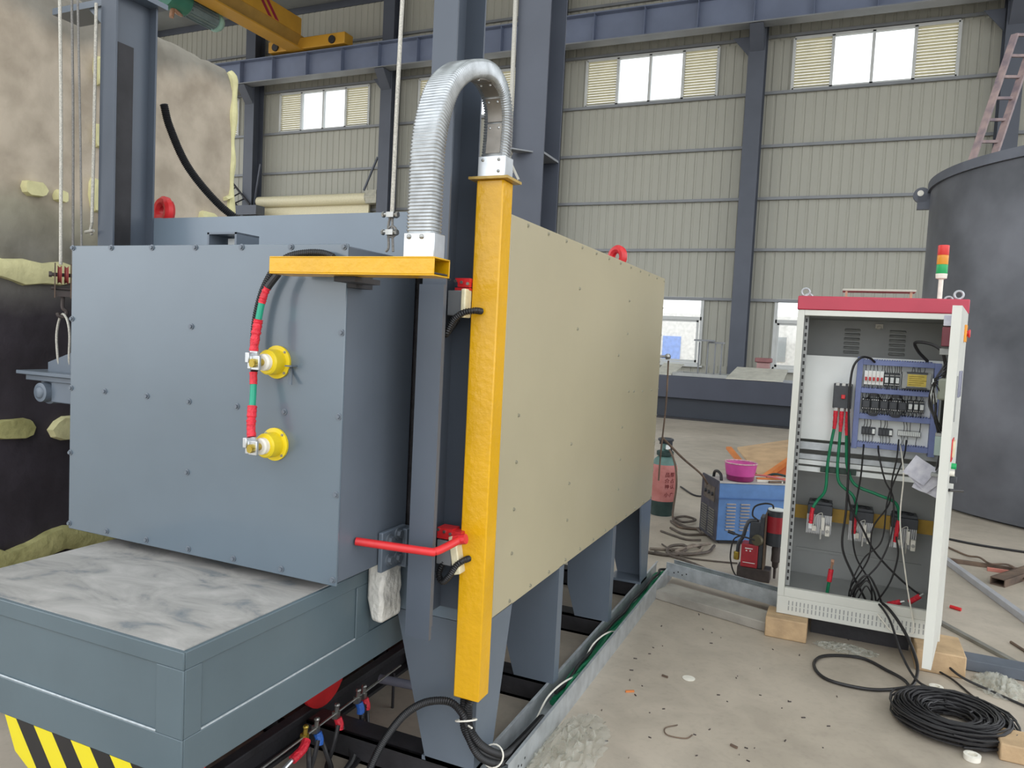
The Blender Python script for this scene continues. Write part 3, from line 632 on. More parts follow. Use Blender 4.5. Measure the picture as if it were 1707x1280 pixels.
# jumper cables
def jumper(name, label, pts, segs):
    t = thing(name, pts[0], label, 'cable')
    p = even(cat(pts, 16), 0.004); n_ = len(p)
    for a, b, nm, mt_, r in segs:
        q = p[int(a*(n_-1)):int(b*(n_-1))+1]; rn = random.Random(int(a*100))
        build(M().tube(q, (lambda i, m, rn=rn, r=r: r*(1+rn.uniform(-.12, .12))) if mt_ is REDT else r, 10, smooth=False), nm, mt_, t)
    build(M().box(pts[-1][0]-0.012, pts[-1][0]+0.016, pts[-1][1]-0.003, pts[-1][1]+0.003, pts[-1][2]-0.026, pts[-1][2]), 'lug', ZINCB, t)
jumper('electrode_cable', 'red and green sleeved cable to the upper electrode', [(-1.515, 1.715, 1.722), (-1.545, 1.705, 1.679), (-1.557, 1.70, 1.644), (-1.565, 1.695, 1.591), (-1.570, 1.688, 1.529), (-1.571, 1.685, 1.494)],
       [(0.0, 0.22, 'black_sleeve', BLK, 0.0105), (0.22, 0.42, 'red_sleeve', REDT, 0.0105), (0.42, 0.62, 'green_core', GRNT, 0.0095), (0.62, 1.0, 'red_sleeve', REDT, 0.013)])
jumper('electrode_cable', 'red and green sleeved cable to the lower electrode', [(-1.598, 1.715, 1.43), (-1.592, 1.71, 1.38), (-1.585, 1.70, 1.325), (-1.578, 1.69, 1.272), (-1.570, 1.685, 1.242)],
       [(0.0, 0.2, 'red_sleeve', REDT, 0.011), (0.2, 0.53, 'green_core', GRNT, 0.0095), (0.53, 1.0, 'red_sleeve', REDT, 0.013)])
t = tag(build(M().hose([(-1.34, 1.74, 1.772), (-1.38, 1.742, 1.783), (-1.434, 1.74, 1.784), (-1.499, 1.738, 1.773), (-1.545, 1.735, 1.74), (-1.588, 1.735, 1.675), (-1.613, 1.735, 1.591), (-1.619, 1.735, 1.501), (-1.604, 1.725, 1.43)], 0.0118), 'corrugated_hose', BLK),
        'black corrugated hose curving from behind the yellow arm down the door face', 'hose')

# ------------------------------------------------------------------ flexible conduit arch
C_ = thing('flexible_conduit', (-1.05, 1.95, 1.77), 'silver ribbed flexible conduit arching from yellow arm to yellow post', 'conduit')
path = [(-1.022, 1.70, 1.815), (-1.022, 1.70, 1.93), (-1.022, 1.702, 2.05), (-1.023, 1.728, 2.15), (-1.025, 1.78, 2.235), (-1.028, 1.86, 2.297), (-1.031, 1.94, 2.331), (-1.034, 2.0, 2.347), (-1.035, 2.055, 2.346), (-1.036, 2.108, 2.322), (-1.036, 2.140, 2.27), (-1.036, 2.145, 2.20), (-1.036, 2.135, 2.10)]
pp = even(cat(path, 14), 0.00225)
R = []; R2 = []
for i, p in enumerate(pp):
    tn = (pp[min(i+1, len(pp)-1)]-pp[max(i-1, 0)]).normalized(); xx = V((1, 0, 0)); xx = (xx-tn*xx.dot(tn)).normalized(); nn = xx.cross(tn)
    if nn.z*1 < 0 and False: nn = -nn
    k = i % 4; g = 1.0 if k in (1, 2) else 0.93
    hw, ht, cr_ = 0.0425*g, 0.026*g, 0.010
    ring = []
    for (sx_, sy_) in ((1, 1), (-1, 1), (-1, -1), (1, -1)):
        base = atan2(sy_, sx_)-pi/4
        for q in range(3):
            a = base+q*pi/4; ring.append(p+xx*(sx_*(hw-cr_)+cr_*cos(a))+nn*(sy_*(ht-cr_)+cr_*sin(a)))
    R.append(ring)
build(M().rings(R), 'ribbed_sleeve', mat('conduit_zinc', 'b0b4b6', 0.3, 0.75, 0.1, 30), C_, 0, 60)
# inner plates on the inside of the arch
im = len(pp); segs = [(0.60, 0.69), (0.695, 0.78), (0.785, 0.87), (0.875, 0.97)]
for a, b in segs:
    R = []
    for i in range(int(a*im), int(b*im), 3):
        p = pp[i]; tn = (pp[i+1]-pp[i-1]).normalized(); xx = V((1, 0, 0)); xx = (xx-tn*xx.dot(tn)).normalized(); nn = xx.cross(tn)
        if nn.dot(V((0, 1.92, 2.05))-V((0, p.y, p.z))) < 0: nn = -nn
        R.append([p+xx*s_*0.024+nn*h_ for s_, h_ in ((-1, 0.0245), (1, 0.0245), (1, 0.0285), (-1, 0.0285))])
    pl = build(M().rings(R), 'inner_plate', mat('dull_plate', '8d8880', 0.4, 0.5, 0.1, 20), C_)
    rv = M()
    for q in (0, 1):
        c0 = (R[2][2]+R[2][3])/2; d = (R[2][2]-R[2][3]).normalized(); p = c0+d*(0.015 if q else -0.015); rv.blob(p, 0.004, 0.004, 0.004, 8, 5, 0)
    build(rv, 'rivet', ZINCB, pl)
jb = build(M().box(-1.066, -0.974, 1.672, 1.728, 1.766, 1.828), 'lower_coupling', ZINCB, C_, 0.002)
rv = M()
for x, z in ((-1.05, 1.818), (-1.012, 1.818)): rv.blob((x, 1.671, z), 0.007, 0.004, 0.007, 10, 6, 0)
build(rv, 'screw', STEEL, jb)
jb = build(M().box(-1.082, -0.988, 2.105, 2.165, 2.063, 2.128), 'upper_coupling', ZINCB, C_, 0.002)
rv = M()
for x, z in ((-1.065, 2.115), (-1.01, 2.115), (-1.01, 2.08)): rv.blob((x, 2.104, z), 0.005, 0.003, 0.005, 10, 6, 0)
build(rv, 'screw', STEEL, jb)

# ------------------------------------------------------------------ ropes and pulley block
t = thing('wire_rope', (-1.28, 2.0, 1.82), 'grey wire rope rising from the door top behind the conduit', 'rope')
build(M().tube([(-1.288, 1.95, 1.93), (-1.282, 1.95, 2.5), (-1.275, 1.98, 3.62)], 0.0065, 8, 4), 'strand', ROPE, t)
build(M().torus((-1.286, 1.95, 1.875), (0, 1, 0), 0.016, 0.004, 14, 6).tube([(-1.288, 1.95, 1.94), (-1.30, 1.95, 1.89), (-1.296, 1.95, 1.83), (-1.305, 1.95, 1.814)], 0.004, 6).tube([(-1.288, 1.95, 1.94), (-1.283, 1.95, 1.86), (-1.279, 1.95, 1.814)], 0.004, 6), 'thimble_loop', ROPED, t)
for z in (1.925, 1.872):
    build(M().cyl((-1.31, 1.94, z), (-1.265, 1.945, z), 0.006, 8).box(-1.30, -1.274, 1.935, 1.96, z-0.008, z+0.008).cyl((-1.315, 1.94, z), (-1.309, 1.94, z), 0.009, 6).cyl((-1.27, 1.945, z), (-1.262, 1.945, z), 0.009, 6), 'rope_clip', STEEL, t)
t = thing('pulley_block', (-2.71, 1.9, 1.6), 'small rusty red pulley block with hook left of the door', 'pulley')
pc = V((-2.712, 1.9, 0)); pr = V((0.57, 0.82, 0)); pf = V((-0.82, 0.57, 0))
def pbx(m, r0, r1, f0, f1, z0, z1): return m.obb(pc+pr*(r0+r1)/2+pf*(f0+f1)/2+V((0, 0, (z0+z1)/2)), pr*(r1-r0)/2, pf*(f1-f0)/2, V((0, 0, (z1-z0)/2)))
def pz(r, z): return pc+pr*r+V((0, 0, z))
for r in (-0.028, 0.024): build(pbx(M(), r, r+0.004, -0.018, 0.018, 1.635, 1.765), 'cheek_plate', RUST, t)
build(M().cyl(pz(-0.042, 1.722), pz(0.042, 1.722), 0.007, 10).cyl(pz(-0.046, 1.722), pz(-0.036, 1.722), 0.011, 6).cyl(pz(0.036, 1.722), pz(0.046, 1.722), 0.011, 6), 'axle', BROWN, t)
build(M().cyl(pz(-0.038, 1.67), pz(0.038, 1.67), 0.006, 10), 'lower_pin', BROWN, t)
for r in (-0.018, 0.004):
    build(M().lathe(pz(r, 1.722), [(0.036, 0), (0.029, 0.005), (0.029, 0.009), (0.036, 0.014)], 20, pr), 'sheave', mat('oxide_red_sheave', '8a3a38', 0.5), t)
build(pbx(M(), -0.026, 0.026, -0.014, 0.014, 1.64, 1.66), 'crosshead', BROWN, t)
build(M().tube([pz(0, 1.64), pz(0, 1.60), pz(0.012, 1.585), pz(0.006, 1.565), pz(-0.012, 1.568), pz(-0.016, 1.58)], 0.007, 8), 'hook', BROWN, t)
tag(build(M().tube([(-2.734, 1.905, 1.38), (-2.737, 1.9, 1.41), (-2.745, 1.9, 1.491), (-2.732, 1.9, 1.55), (-2.710, 1.9, 1.575), (-2.684, 1.9, 1.55), (-2.671, 1.9, 1.494), (-2.673, 1.9, 1.414), (-2.673, 1.905, 1.38)], 0.0045, 8), 'lifting_sling', ROPE), 'thin wire sling looped from pulley hook to roller bracket', 'sling')
for k, (a, b, r, mt_, lb_) in enumerate((((-2.757, 1.9, 2.95), (-2.712, 1.89, 1.76), 0.0062, ROPE, 'pale hoist rope running down to the pulley block, leftmost of three'),
                                   ((-2.692, 1.9, 2.95), (-2.70, 1.93, 1.76), 0.0045, ROPED, 'thin dark hoist rope, middle of the three beside the left mast'),
                                   ((-2.662, 1.9, 2.95), (-2.64, 1.93, 1.40), 0.004, ROPED, 'thin dark hoist rope nearest the left mast'))):
    tag(build(M().tube([a, V(a).lerp(V(b), 0.5)+V((0.006, 0, 0)), b], r, 8), 'hoist_rope', mt_), lb_, 'rope')
tag(build(M().tube([(-2.665, 1.985, 2.75), (-2.668, 1.985, 2.2), (-2.672, 1.985, 1.93)], 0.006, 8).tube([(-2.672, 1.985, 1.93), (-2.68, 1.985, 1.90), (-2.67, 1.985, 1.885)], 0.005, 6).cyl((-2.70, 1.98, 1.895), (-2.655, 1.98, 1.90), 0.006, 8), 'mast_rope', ROPE), 'white rope lying along the front of the left mast with clip at its end', 'rope')

# ------------------------------------------------------------------ HEARTH TROLLEY
T = thing('hearth_trolley', (XC, 2.5, 0), 'low grey furnace hearth trolley with dusty top under the door', 'trolley')
TX0, TX1, TY0, TY1, TZ0, TZ1 = -2.345, -1.388, 1.285, 4.2, 0.458, 0.782
build(M().box(TX0+0.006, TX1-0.006, TY0+0.006, TY1, TZ0+0.003, TZ1-0.003), 'chassis', TROLG, T, 0.004)
build(M().box(TX0+0.012, TX1-0.012, TY0+0.012, TY1-0.01, TZ1-0.003, TZ1), 'hearth_top', HEARTH, T)
fr = M()
fr.box(TX0, TX1, TY0, TY0+0.006, 0.735, TZ1-0.002).box(TX0, TX1, TY0, TY0+0.006, TZ0, 0.562).box(TX1-0.09, TX1, TY0, TY0+0.006, 0.562, 0.735).box(TX0, TX0+0.09, TY0, TY0+0.006, 0.562, 0.735)
build(fr, 'front_frame', TROLG, T, 0.0025)
fr = M()
fr.box(TX1-0.006, TX1, TY0+0.006, TY1, 0.735, TZ1-0.002).box(TX1-0.006, TX1, TY0+0.006, TY1, TZ0, 0.562).box(TX1-0.006, TX1, TY0+0.006, TY0+0.06, 0.562, 0.735).box(TX1-0.006, TX1, 1.985, 2.06, 0.562, 0.735).box(TX1-0.006, TX1, 2.9, TY1, 0.562, 0.735)
build(fr, 'side_frame', TROLG, T, 0.0025)
wl = mat('weld_bead', 'aab2b6', 0.4, 0.2, 0.1, 60)
build(M().tube([(TX0+0.09, TY0+0.003, 0.564), (TX1-0.09, TY0+0.003, 0.564)], 0.003, 6, smooth=False).tube([(TX1-0.003, TY0+0.06, 0.564), (TX1-0.003, 1.985, 0.564)], 0.003, 6, smooth=False), 'weld_seam', wl, T)
build(M().prism([(-2.055, TY0+0.001, TZ0), (-1.42, TY0+0.001, TZ0), (-1.50, TY0+0.001, 0.30), (-1.9, TY0+0.001, 0.30), (-2.01, TY0+0.001, 0.366)], (0, 0.008, 0)), 'hazard_plate', HAZ, T)
build(M().box(-2.12, -1.62, TY0+0.15, TY1-0.1, 0.30, TZ0), 'underframe', BLKM, T)
for x in (-1.80, -2.02):
    for y in (1.62, 2.335, 3.1, 3.8):
        build(M().lathe((x-0.035, y, 0.222), [(0.04, 0), (0.118, 0.0), (0.118, 0.05), (0.132, 0.052), (0.132, 0.068), (0.05, 0.07)], 28, (1, 0, 0)), 'wheel', RED, T)
for k, x in enumerate((-1.80, -2.02)):
    t = thing('rail_track', (x, 2.5, 0), 'grimy black rail under the trolley, '+('right one beside the clamp rod' if k == 0 else 'left one behind the wheels'), 'rail')
    build(M().box(x-0.06, x+0.047, 0.75, 4.4, 0, 0.014).box(x-0.008, x+0.008, 0.75, 4.4, 0.014, 0.07), 'foot', BLKM, t)
    build(M().box(x-0.022, x+0.022, 0.75, 4.4, 0.07, 0.10), 'railhead', BLKM, t, 0.004)
# clamp rod with lugs
t = thing('steel_bar', (-1.63, 2.2, 0), 'thin bright steel rod carrying cable clamps along the rail', 'rod')
build(M().tube([(-1.613, 1.78, 0.150), (-1.626, 2.66, 0.158)], 0.0045, 8, smooth=False), 'rod', STEEL, t)
for y_ in (2.6, 1.82): build(M().tube([(-1.62, y_, 0.0), (-1.62, y_, 0.15)], 0.006, 8, smooth=False), 'support', BLKM, t)
cl = [(2.03, 0), (2.09, 1), (2.206, 0), (2.338, 1), (2.375, 0)]
for k, (y, blue) in enumerate(cl):
    nm = 'blue' if blue else 'red'; pos = ('first', 'second', 'third', 'fourth', 'fifth')[k]
    q = thing('rod_clamp', (-1.62, y, 0.15), '%s taped cable clamp, %s from the near end of the rod' % (nm, pos), 'clamp', 'clamps on the steel rod')
    build(M().cyl((-1.616, y, 0.14), (-1.612, y, 0.185), 0.008, 8).blob((-1.612, y, 0.188), 0.011, 0.011, 0.009, 8, 6, 0).box(-1.628, -1.604, y-0.009, y+0.009, 0.135, 0.163), 'screw_clamp', BRASS if k == 0 else STEEL, q)
    mt_ = BLUET if blue else REDT
    if k == 0: build(M().tube([(-1.608, y-0.0, 0.142), (-1.60, y-0.03, 0.125), (-1.605, y-0.075, 0.11)], 0.016, 10), 'tape', mt_, q); build(M().tube([(-1.606, y-0.075, 0.11), (-1.61, y-0.12, 0.09), (-1.60, y-0.16, 0.06)], 0.008, 8), 'foil_tail', ZINCB, q)
    else: build(M().tube([(-1.608, y, 0.14), (-1.600, y+0.002, 0.118), (-1.598, y+0.0, 0.10)], 0.015, 10), 'tape', mt_, q)
    for s_ in ((-1, 1) if k in (1, 2) else (0,)):
        build(M().tube([(-1.598, y+0.008*s_, 0.12), (-1.585+0.01*s_, y-0.01+0.02*s_, 0.07), (-1.55+0.03*s_, y-0.06+0.03*s_, 0.02), (-1.50+0.03*s_, y-0.2, 0.012), (-1.46, y-0.6, 0.012)], 0.0085, 8), 'lead', BLKC, q)
# hoses from the foot of the yellow post
H = thing('hose_bundle', (-1.05, 2.2, 0.1), 'black corrugated hoses tied together at the foot of the yellow post', 'hose')
for k, (dx, dz) in enumerate(((0, 0), (0.02, 0.015), (0.012, -0.022))):
    build(M().hose([(-1.058+0.021*k, 2.142, 0.42), (-1.056+dx, 2.130, 0.345), (-1.045+dx, 2.125, 0.285+dz*0.5), (-1.012+dx*0.7, 2.145, 0.225+dz), (-0.988+dx*0.5, 2.215, 0.165+dz), (-0.995+dx*0.5, 2.335, 0.10+dz*0.8), (-1.010+dx*0.5, 2.50, 0.062+dz*0.5), (-1.012+dx*0.4, 2.75, 0.045+dz*0.3)], 0.0135), 'hose', BLK, H)
build(M().hose([(-1.035, 2.125, 0.30), (-1.050, 2.110, 0.345), (-1.085, 2.10, 0.375), (-1.13, 2.095, 0.374), (-1.19, 2.09, 0.35), (-1.255, 2.085, 0.295), (-1.32, 2.08, 0.20), (-1.36, 2.07, 0.11), (-1.39, 2.06, 0.015)], 0.0135), 'hose', BLK, H)
build(M().torus((-1.043, 2.128, 0.315), (0.25, -0.3, -0.9), 0.034, 0.003, 20, 6).tube([(-1.02, 2.10, 0.315), (-1.0, 2.085, 0.32)], 0.003, 6, smooth=False), 'cable_tie', WHITE, H)
build(M().torus((-0.985, 2.23, 0.158), (0.0, 1, -0.6), 0.036, 0.003, 20, 6), 'cable_tie', WHITE, H)
tag(build(M().hose([(-1.605, 2.372, 0.125), (-1.585, 2.33, 0.09), (-1.54, 2.23, 0.03), (-1.50, 2.1, 0.014), (-1.45, 1.7, 0.014)], 0.012), 'corrugated_hose', BLK), 'short black corrugated hose dropping beside the clamp rod', 'hose')

# ------------------------------------------------------------------ cable trays
def tray(name, label, p0, p1, w_, h, z, capend=False):
    t = thing(name, ((p0[0]+p1[0])/2, (p0[1]+p1[1])/2, z), label, 'cable tray')
    p0, p1 = V((*p0, z)), V((*p1, z)); d = (p1-p0).normalized(); r = V((d.y, -d.x, 0))
    m1 = M()
    for s_ in (-1, 1):
        m1.obb((p0+p1)/2+r*s_*w_/2+V((0, 0, h/2)), (p1-p0)/2, r*0.0012, V((0, 0, h/2)))
        m1.obb((p0+p1)/2+r*s_*(w_/2-0.005)+V((0, 0, h)), (p1-p0)/2, r*0.006, V((0, 0, 0.001)))
    build(m1, 'side_wall', ZINC, t)
    build(M().obb((p0+p1)/2+V((0, 0, 0.0012)), (p1-p0)/2, r*(w_/2-.001), V((0, 0, 0.001))), 'bottom', ZINC, t)
    hm_ = M()
    for k in range(4):
        q = p0+d*(0.06+0.03*k)+r*(w_/2+0.0014); hm_.cyl(q+V((0, 0, h*0.35+0.012*(k % 2))), q+r*0.0006+V((0, 0, h*0.35+0.012*(k % 2))), 0.005, 8)
    build(hm_, 'bolt_hole', BLK, t)
    return t
tray('cable_tray', 'galvanised cable tray on the floor along the beige furnace side', (-1.01, 2.30), (-1.01, 5.0), 0.106, 0.1, 0.0)
tray('cable_tray', 'galvanised cable tray bridging from furnace rear corner to control cabinet', (-0.955, 4.925), (-0.16, 4.66), 0.10, 0.085, 0.055)
for k, (dx, col, nm, lb_, r) in enumerate(((-0.02, GRNC, 'green_cable', 'green power cable lying in the floor tray, nearest the furnace', 0.013), (0.005, GRNC, 'green_cable', 'green power cable in the middle of the floor tray', 0.013), (0.028, GRNC, 'green_cable', 'green power cable in the floor tray, nearest its outer wall', 0.012), (-0.008, BLKC, 'black_cable', 'black cable lying among the green ones in the floor tray', 0.008))):
    rn = random.Random(k+20); pts = []
    for q in range(13):
        y = 2.9+q*0.16; pts.append((-1.01+dx+rn.uniform(-0.012, 0.012), y, 0.025+0.014*k+rn.uniform(0, 0.022)))
    pts += [(-1.0+dx, 4.9, 0.05+0.01*k), (-0.88, 4.9-0.01*k, 0.075+0.006*k), (-0.6, 4.80, 0.075), (-0.3, 4.71, 0.075)]
    tag(build(M().tube(pts, r, 8, 5), nm, col), lb_, 'cable')
for a, lb_ in ((2.75, 'white wire arching out of the tray, nearer one'), (3.35, 'white wire arching out of the tray, farther one')):
    tag(build(M().tube([(-1.03, a, 0.04), (-1.02, a+0.08, 0.09), (-1.005, a+0.18, 0.105), (-0.995, a+0.3, 0.09), (-1.0, a+0.42, 0.05)], 0.004, 6), 'white_wire', WHITE), lb_, 'wire')

# ------------------------------------------------------------------ CONTROL CABINET
CX0, CX1, CY0, CY1, CZ0, CZ1 = -0.243, 0.557, 4.36, 4.88, 0.112, 1.80
K = thing('control_cabinet', ((CX0+CX1)/2, 4.6, CZ0), 'tall open grey control cabinet with red top, full of wiring', 'cabinet')
build(M().box(CX0, CX0+0.002, CY0, CY1, CZ0+0.1, CZ1).box(CX1-0.002, CX1, CY0, CY1, CZ0+0.1, CZ1), 'side_wall', CAB, K)
bk = build(M().box(CX0, CX1, CY1-0.003, CY1, CZ0+0.1, CZ1), 'back_panel', CABI, K)
for x in (0.04, 0.28):
    for k in range(6):
        build(M().obb((x, CY1-0.008, 1.585+0.026*k), (0.042, 0, 0), (0, 0.010, 0.004), (0, -0.002, 0.005)), 'louvre', MIDP, bk, 0.004)
build(M().box(CX0-0.004, CX1+0.004, CY0-0.006, CY1, CZ1, CZ1+0.075), 'top_cap', CABR, K, 0.006)
pn = build(M().box(CX0, CX1, CY0, CY1, CZ0, CZ0+0.1), 'plinth', CAB, K, 0.004)
gv = M()
for k in range(34):
    for z in (CZ0+0.055, CZ0+0.025): gv.box(CX0+0.06+0.02*k, CX0+0.066+0.02*k, CY0-0.0012, CY0, z, z+0.024)
stuff(build(gv, 'plinth_slots', MIDP, pn))
fr = M().box(CX0, CX0+0.035, CY0, CY0+0.03, CZ0+0.1, CZ1).box(CX1-0.035, CX1, CY0, CY0+0.03, CZ0+0.1, CZ1).box(CX0+0.035, CX1-0.035, CY0, CY0+0.03, CZ1-0.03, CZ1).box(CX0+0.035, CX1-0.035, CY0, CY0+0.03, CZ0+0.1, CZ0+0.15)
build(fr, 'door_frame', CAB, K, 0.002)
for x in (CX0+0.045, CX1-0.05):
    rl = build(M().box(x-0.01, x+0.012, CY0+0.05, CY0+0.07, CZ0+0.15, CZ1-0.03), 'rack_upright', MIDP, K)
    hm_ = M()
    for k in range(40): hm_.box(x-0.004, x+0.006, CY0+0.049, CY0+0.05, CZ0+0.18+0.039*k, CZ0+0.2+0.039*k)
    stuff(build(hm_, 'slot', BLK, rl))
build(M().box(CX0+0.003, CX1-0.003, CY0+0.03, CY1-0.003, CZ0+0.1, CZ0+0.104), 'floor_pan', CABI, K)
build(M().box(CX0+0.003, CX1-0.003, CY0+0.03, CY1-0.003, CZ1-0.03, CZ1-0.027), 'inner_roof', CABI, K)
build(M().box(CX0+0.06, CX1-0.06, CY1-0.012, CY1-0.004, 0.36, 0.375), 'back_rib', CABI, K)
for x in (CX0+0.03, CX1-0.04):
    build(M().torus((x, 4.42, CZ1+0.1), (0, 1, 0), 0.02, 0.006, 20, 8).cyl((x, 4.42, CZ1+0.07), (x, 4.42, CZ1+0.085), 0.012, 10), 'lifting_eye', ZINC, K)
    build(M().torus((x, 4.83, CZ1+0.1), (0, 1, 0), 0.02, 0.006, 20, 8).cyl((x, 4.83, CZ1+0.07), (x, 4.83, CZ1+0.085), 0.012, 10), 'lifting_eye', ZINC, K)
hr = build(M().box(-0.03, 0.335, 4.56, 4.70, 1.922, 1.934), 'top_vent_cover', mat('vent_cover_grey', 'b9bcae', 0.5), K, 0.002)
build(M().box(-0.015, -0.003, 4.57, 4.59, 1.875, 1.922).box(0.305, 0.317, 4.57, 4.59, 1.875, 1.922), 'cover_post', COPR, hr)
build(M().box(0.16, 0.20, CY1-0.02, CY1-0.004, 1.73, 1.755).blob((0.18, CY1-0.02, 1.735), 0.015, 0.012, 0.012, 8, 6, 0), 'cabinet_lamp', WHITE, K)
# signal tower
tl = thing('signal_tower', (0.455, 4.66, 1.875), 'red amber and green signal tower lamp on cabinet top', 'lamp')
build(M().lathe((0.455, 4.66, 1.875), [(0.05, 0), (0.05, 0.006), (0.02, 0.012), (0.012, 0.02), (0.012, 0.125), (0.027, 0.13), (0.029, 0.155)], 20), 'pole', WHITE, tl)
for z, h, mt_, nm in ((2.03, 0.05, LGRN, 'green_lens'), (2.08, 0.05, LORG, 'amber_lens'), (2.13, 0.053, LRED, 'red_lens')):
    build(M().lathe((0.455, 4.66, z), [(0.027, 0), (0.028, 0.002), (0.028, h-0.002), (0.026, h)], 24), nm, mt_, tl)
# mounting plates and wiring ducts
YM = 4.62
build(M().box(-0.20, 0.475, YM, YM+0.003, 1.072, 1.555), 'mounting_plate', PLATE, K)
build(M().box(0.075, 0.50, YM-0.003, YM, 1.05, 1.558), 'component_plate', PLATE, K)
for a in ((0.075, 0.104, 1.05, 1.56), (0.452, 0.484, 1.04, 1.545), (0.104, 0.452, 1.518, 1.545), (0.104, 0.452, 1.362, 1.389), (0.104, 0.452, 1.218, 1.246), (0.104, 0.452, 1.058, 1.086)):
    dc = build(M().box(a[0], a[1], YM-0.055, YM-0.003, a[2], a[3]), 'wiring_duct', DUCT, K, 0.0015)
    if a[1]-a[0] > 0.1:
        tm = M()
        for k in range(int((a[1]-a[0])/0.0125)):
            x = a[0]+0.004+0.0125*k; tm.box(x, x+0.006, YM-0.053, YM-0.006, a[3]-0.001, a[3]+0.006)
        stuff(build(tm, 'duct_finger', DUCT, dc))
def screwrow(p, x0, x1, y, z, n_, mt_=STEEL):
    q = M()
    for k in range(n_): x = x0+(x1-x0)*(k+0.5)/n_; q.cyl((x, y, z), (x, y-0.003, z), 0.003, 8)
    stuff(build(q, 'terminal_screw', mt_, p))
for k in range(5):
    x = 0.114+0.0195*k
    b_ = build(M().box(x, x+0.0185, YM-0.058, YM-0.004, 1.41, 1.487), 'circuit_breaker', PLATE, K, 0.0015)
    build(M().box(x+0.004, x+0.0145, YM-0.074, YM-0.058, 1.432, 1.452), 'toggle', RED, b_, 0.002)
for k in range(3):
    x = 0.214+0.0265*k
    b_ = build(M().box(x, x+0.023, YM-0.04, YM-0.004, 1.408, 1.48), 'relay', DARKP, K, 0.0015)
    build(M().box(x+0.003, x+0.020, YM-0.062, YM-0.04, 1.425, 1.455), 'relay_cover', CLEAR, b_, 0.001)
    screwrow(b_, x, x+0.023, YM-0.04, 1.466, 3); screwrow(b_, x, x+0.023, YM-0.04, 1.415, 3)
pl = build(M().box(0.300, 0.437, YM-0.075, YM-0.004, 1.402, 1.492), 'programmable_controller', MIDP, K, 0.002)
yl = build(M().box(0.325, 0.415, YM-0.077, YM-0.075, 1.415, 1.480), 'label_plate', LABELY, pl)
lm = M()
for k in range(5): lm.box(0.332, 0.332+0.06+0.012*((k*7) % 3), YM-0.0776, YM-0.077, 1.423+0.011*k, 1.426+0.011*k)
stuff(build(lm, 'label_print', mat('label_print', '8a7424', 0.6), yl))
build(M().box(0.32, 0.42, YM-0.08, YM-0.07, 1.484, 1.493).box(0.32, 0.42, YM-0.08, YM-0.07, 1.401, 1.410), 'terminal_strip', DARKP, pl)
for k in range(5):
    x = 0.112+0.0445*k
    b_ = build(M().box(x, x+0.042, YM-0.07, YM-0.004, 1.272, 1.335).box(x+0.004, x+0.038, YM-0.085, YM-0.07, 1.285, 1.322), 'contactor', DARKP, K, 0.0015)
    screwrow(b_, x, x+0.042, YM-0.0705, 1.328, 4); screwrow(b_, x, x+0.042, YM-0.0705, 1.279, 4)
for k in range(3):
    x = 0.338+0.0275*k
    b_ = build(M().box(x, x+0.025, YM-0.045, YM-0.004, 1.272, 1.338), 'relay', DARKP, K, 0.0015)
    build(M().box(x+0.004, x+0.021, YM-0.066, YM-0.045, 1.29, 1.318), 'relay_cover', CLEAR, b_, 0.001)
    screwrow(b_, x, x+0.025, YM-0.045, 1.33, 3); screwrow(b_, x, x+0.025, YM-0.045, 1.28, 3)
for x0 in (0.122, 0.207):
    b_ = build(M().box(x0, x0+0.070, YM-0.03, YM-0.004, 1.13, 1.172), 'terminal_block', DARKP, K, 0.001)
    for k in range(4): build(M().box(x0+0.004+0.0165*k, x0+0.0175+0.0165*k, YM-0.042, YM-0.03, 1.138, 1.164), 'terminal', DARKP if k < 3 else PLATE, b_)
b_ = build(M().box(0.302, 0.412, YM-0.025, YM-0.004, 1.138, 1.17), 'terminal_row', MIDP, K)
tm = M()
for k in range(12): tm.box(0.305+0.009*k, 0.3115+0.009*k, YM-0.033, YM-0.025, 1.142, 1.166)
stuff(build(tm, 'terminal', PLATE, b_))
wm = M(); rn = random.Random(11)
def wires(xs, z0, z1, y=YM-0.05):
    for x in xs:
        a = x+rn.uniform(-0.006, 0.006); wm.tube([(x, y, z0), ((x+a)/2+rn.uniform(-.004, .004), y-0.012, (z0+z1)/2), (a, y+0.004, z1)], 0.0017, 5, 4)
wires([0.12+0.0195*k for k in range(5)], 1.484, 1.52); wires([0.12+0.0195*k for k in range(5)], 1.412, 1.385)
wires([0.218+0.011*k for k in range(8)], 1.478, 1.52); wires([0.218+0.009*k for k in range(9)], 1.41, 1.385); wires([0.345+0.014*k for k in range(5)], 1.49, 1.52); wires([0.36], 1.402, 1.385)
wires([0.118+0.012*k for k in range(25)], 1.335, 1.364); wires([0.118+0.012*k for k in range(25)], 1.273, 1.245)
wires([0.13, 0.145, 0.16, 0.215, 0.23, 0.245], 1.17, 1.22); wires([0.13, 0.145, 0.16, 0.18, 0.215, 0.23, 0.245, 0.262], 1.132, 1.088)
wires([0.33, 0.345, 0.36, 0.405], 1.168, 1.22); wires([0.32, 0.335, 0.35, 0.395], 1.14, 1.088)
for c0 in (0.17, 0.28):
    for s_ in (1, -1):
        for k in range(4): wm.tube([(c0-0.045+0.008*k, YM-0.075, 1.303+s_*0.024), (c0-0.02, YM-0.09, 1.303+s_*(0.045+0.004*k)), (c0+0.02, YM-0.09, 1.303+s_*(0.045+0.004*k)), (c0+0.045-0.006*k, YM-0.075, 1.303+s_*0.024)], 0.0022, 5, 5)
stuff(build(wm, 'control_wires', BLKC, K))
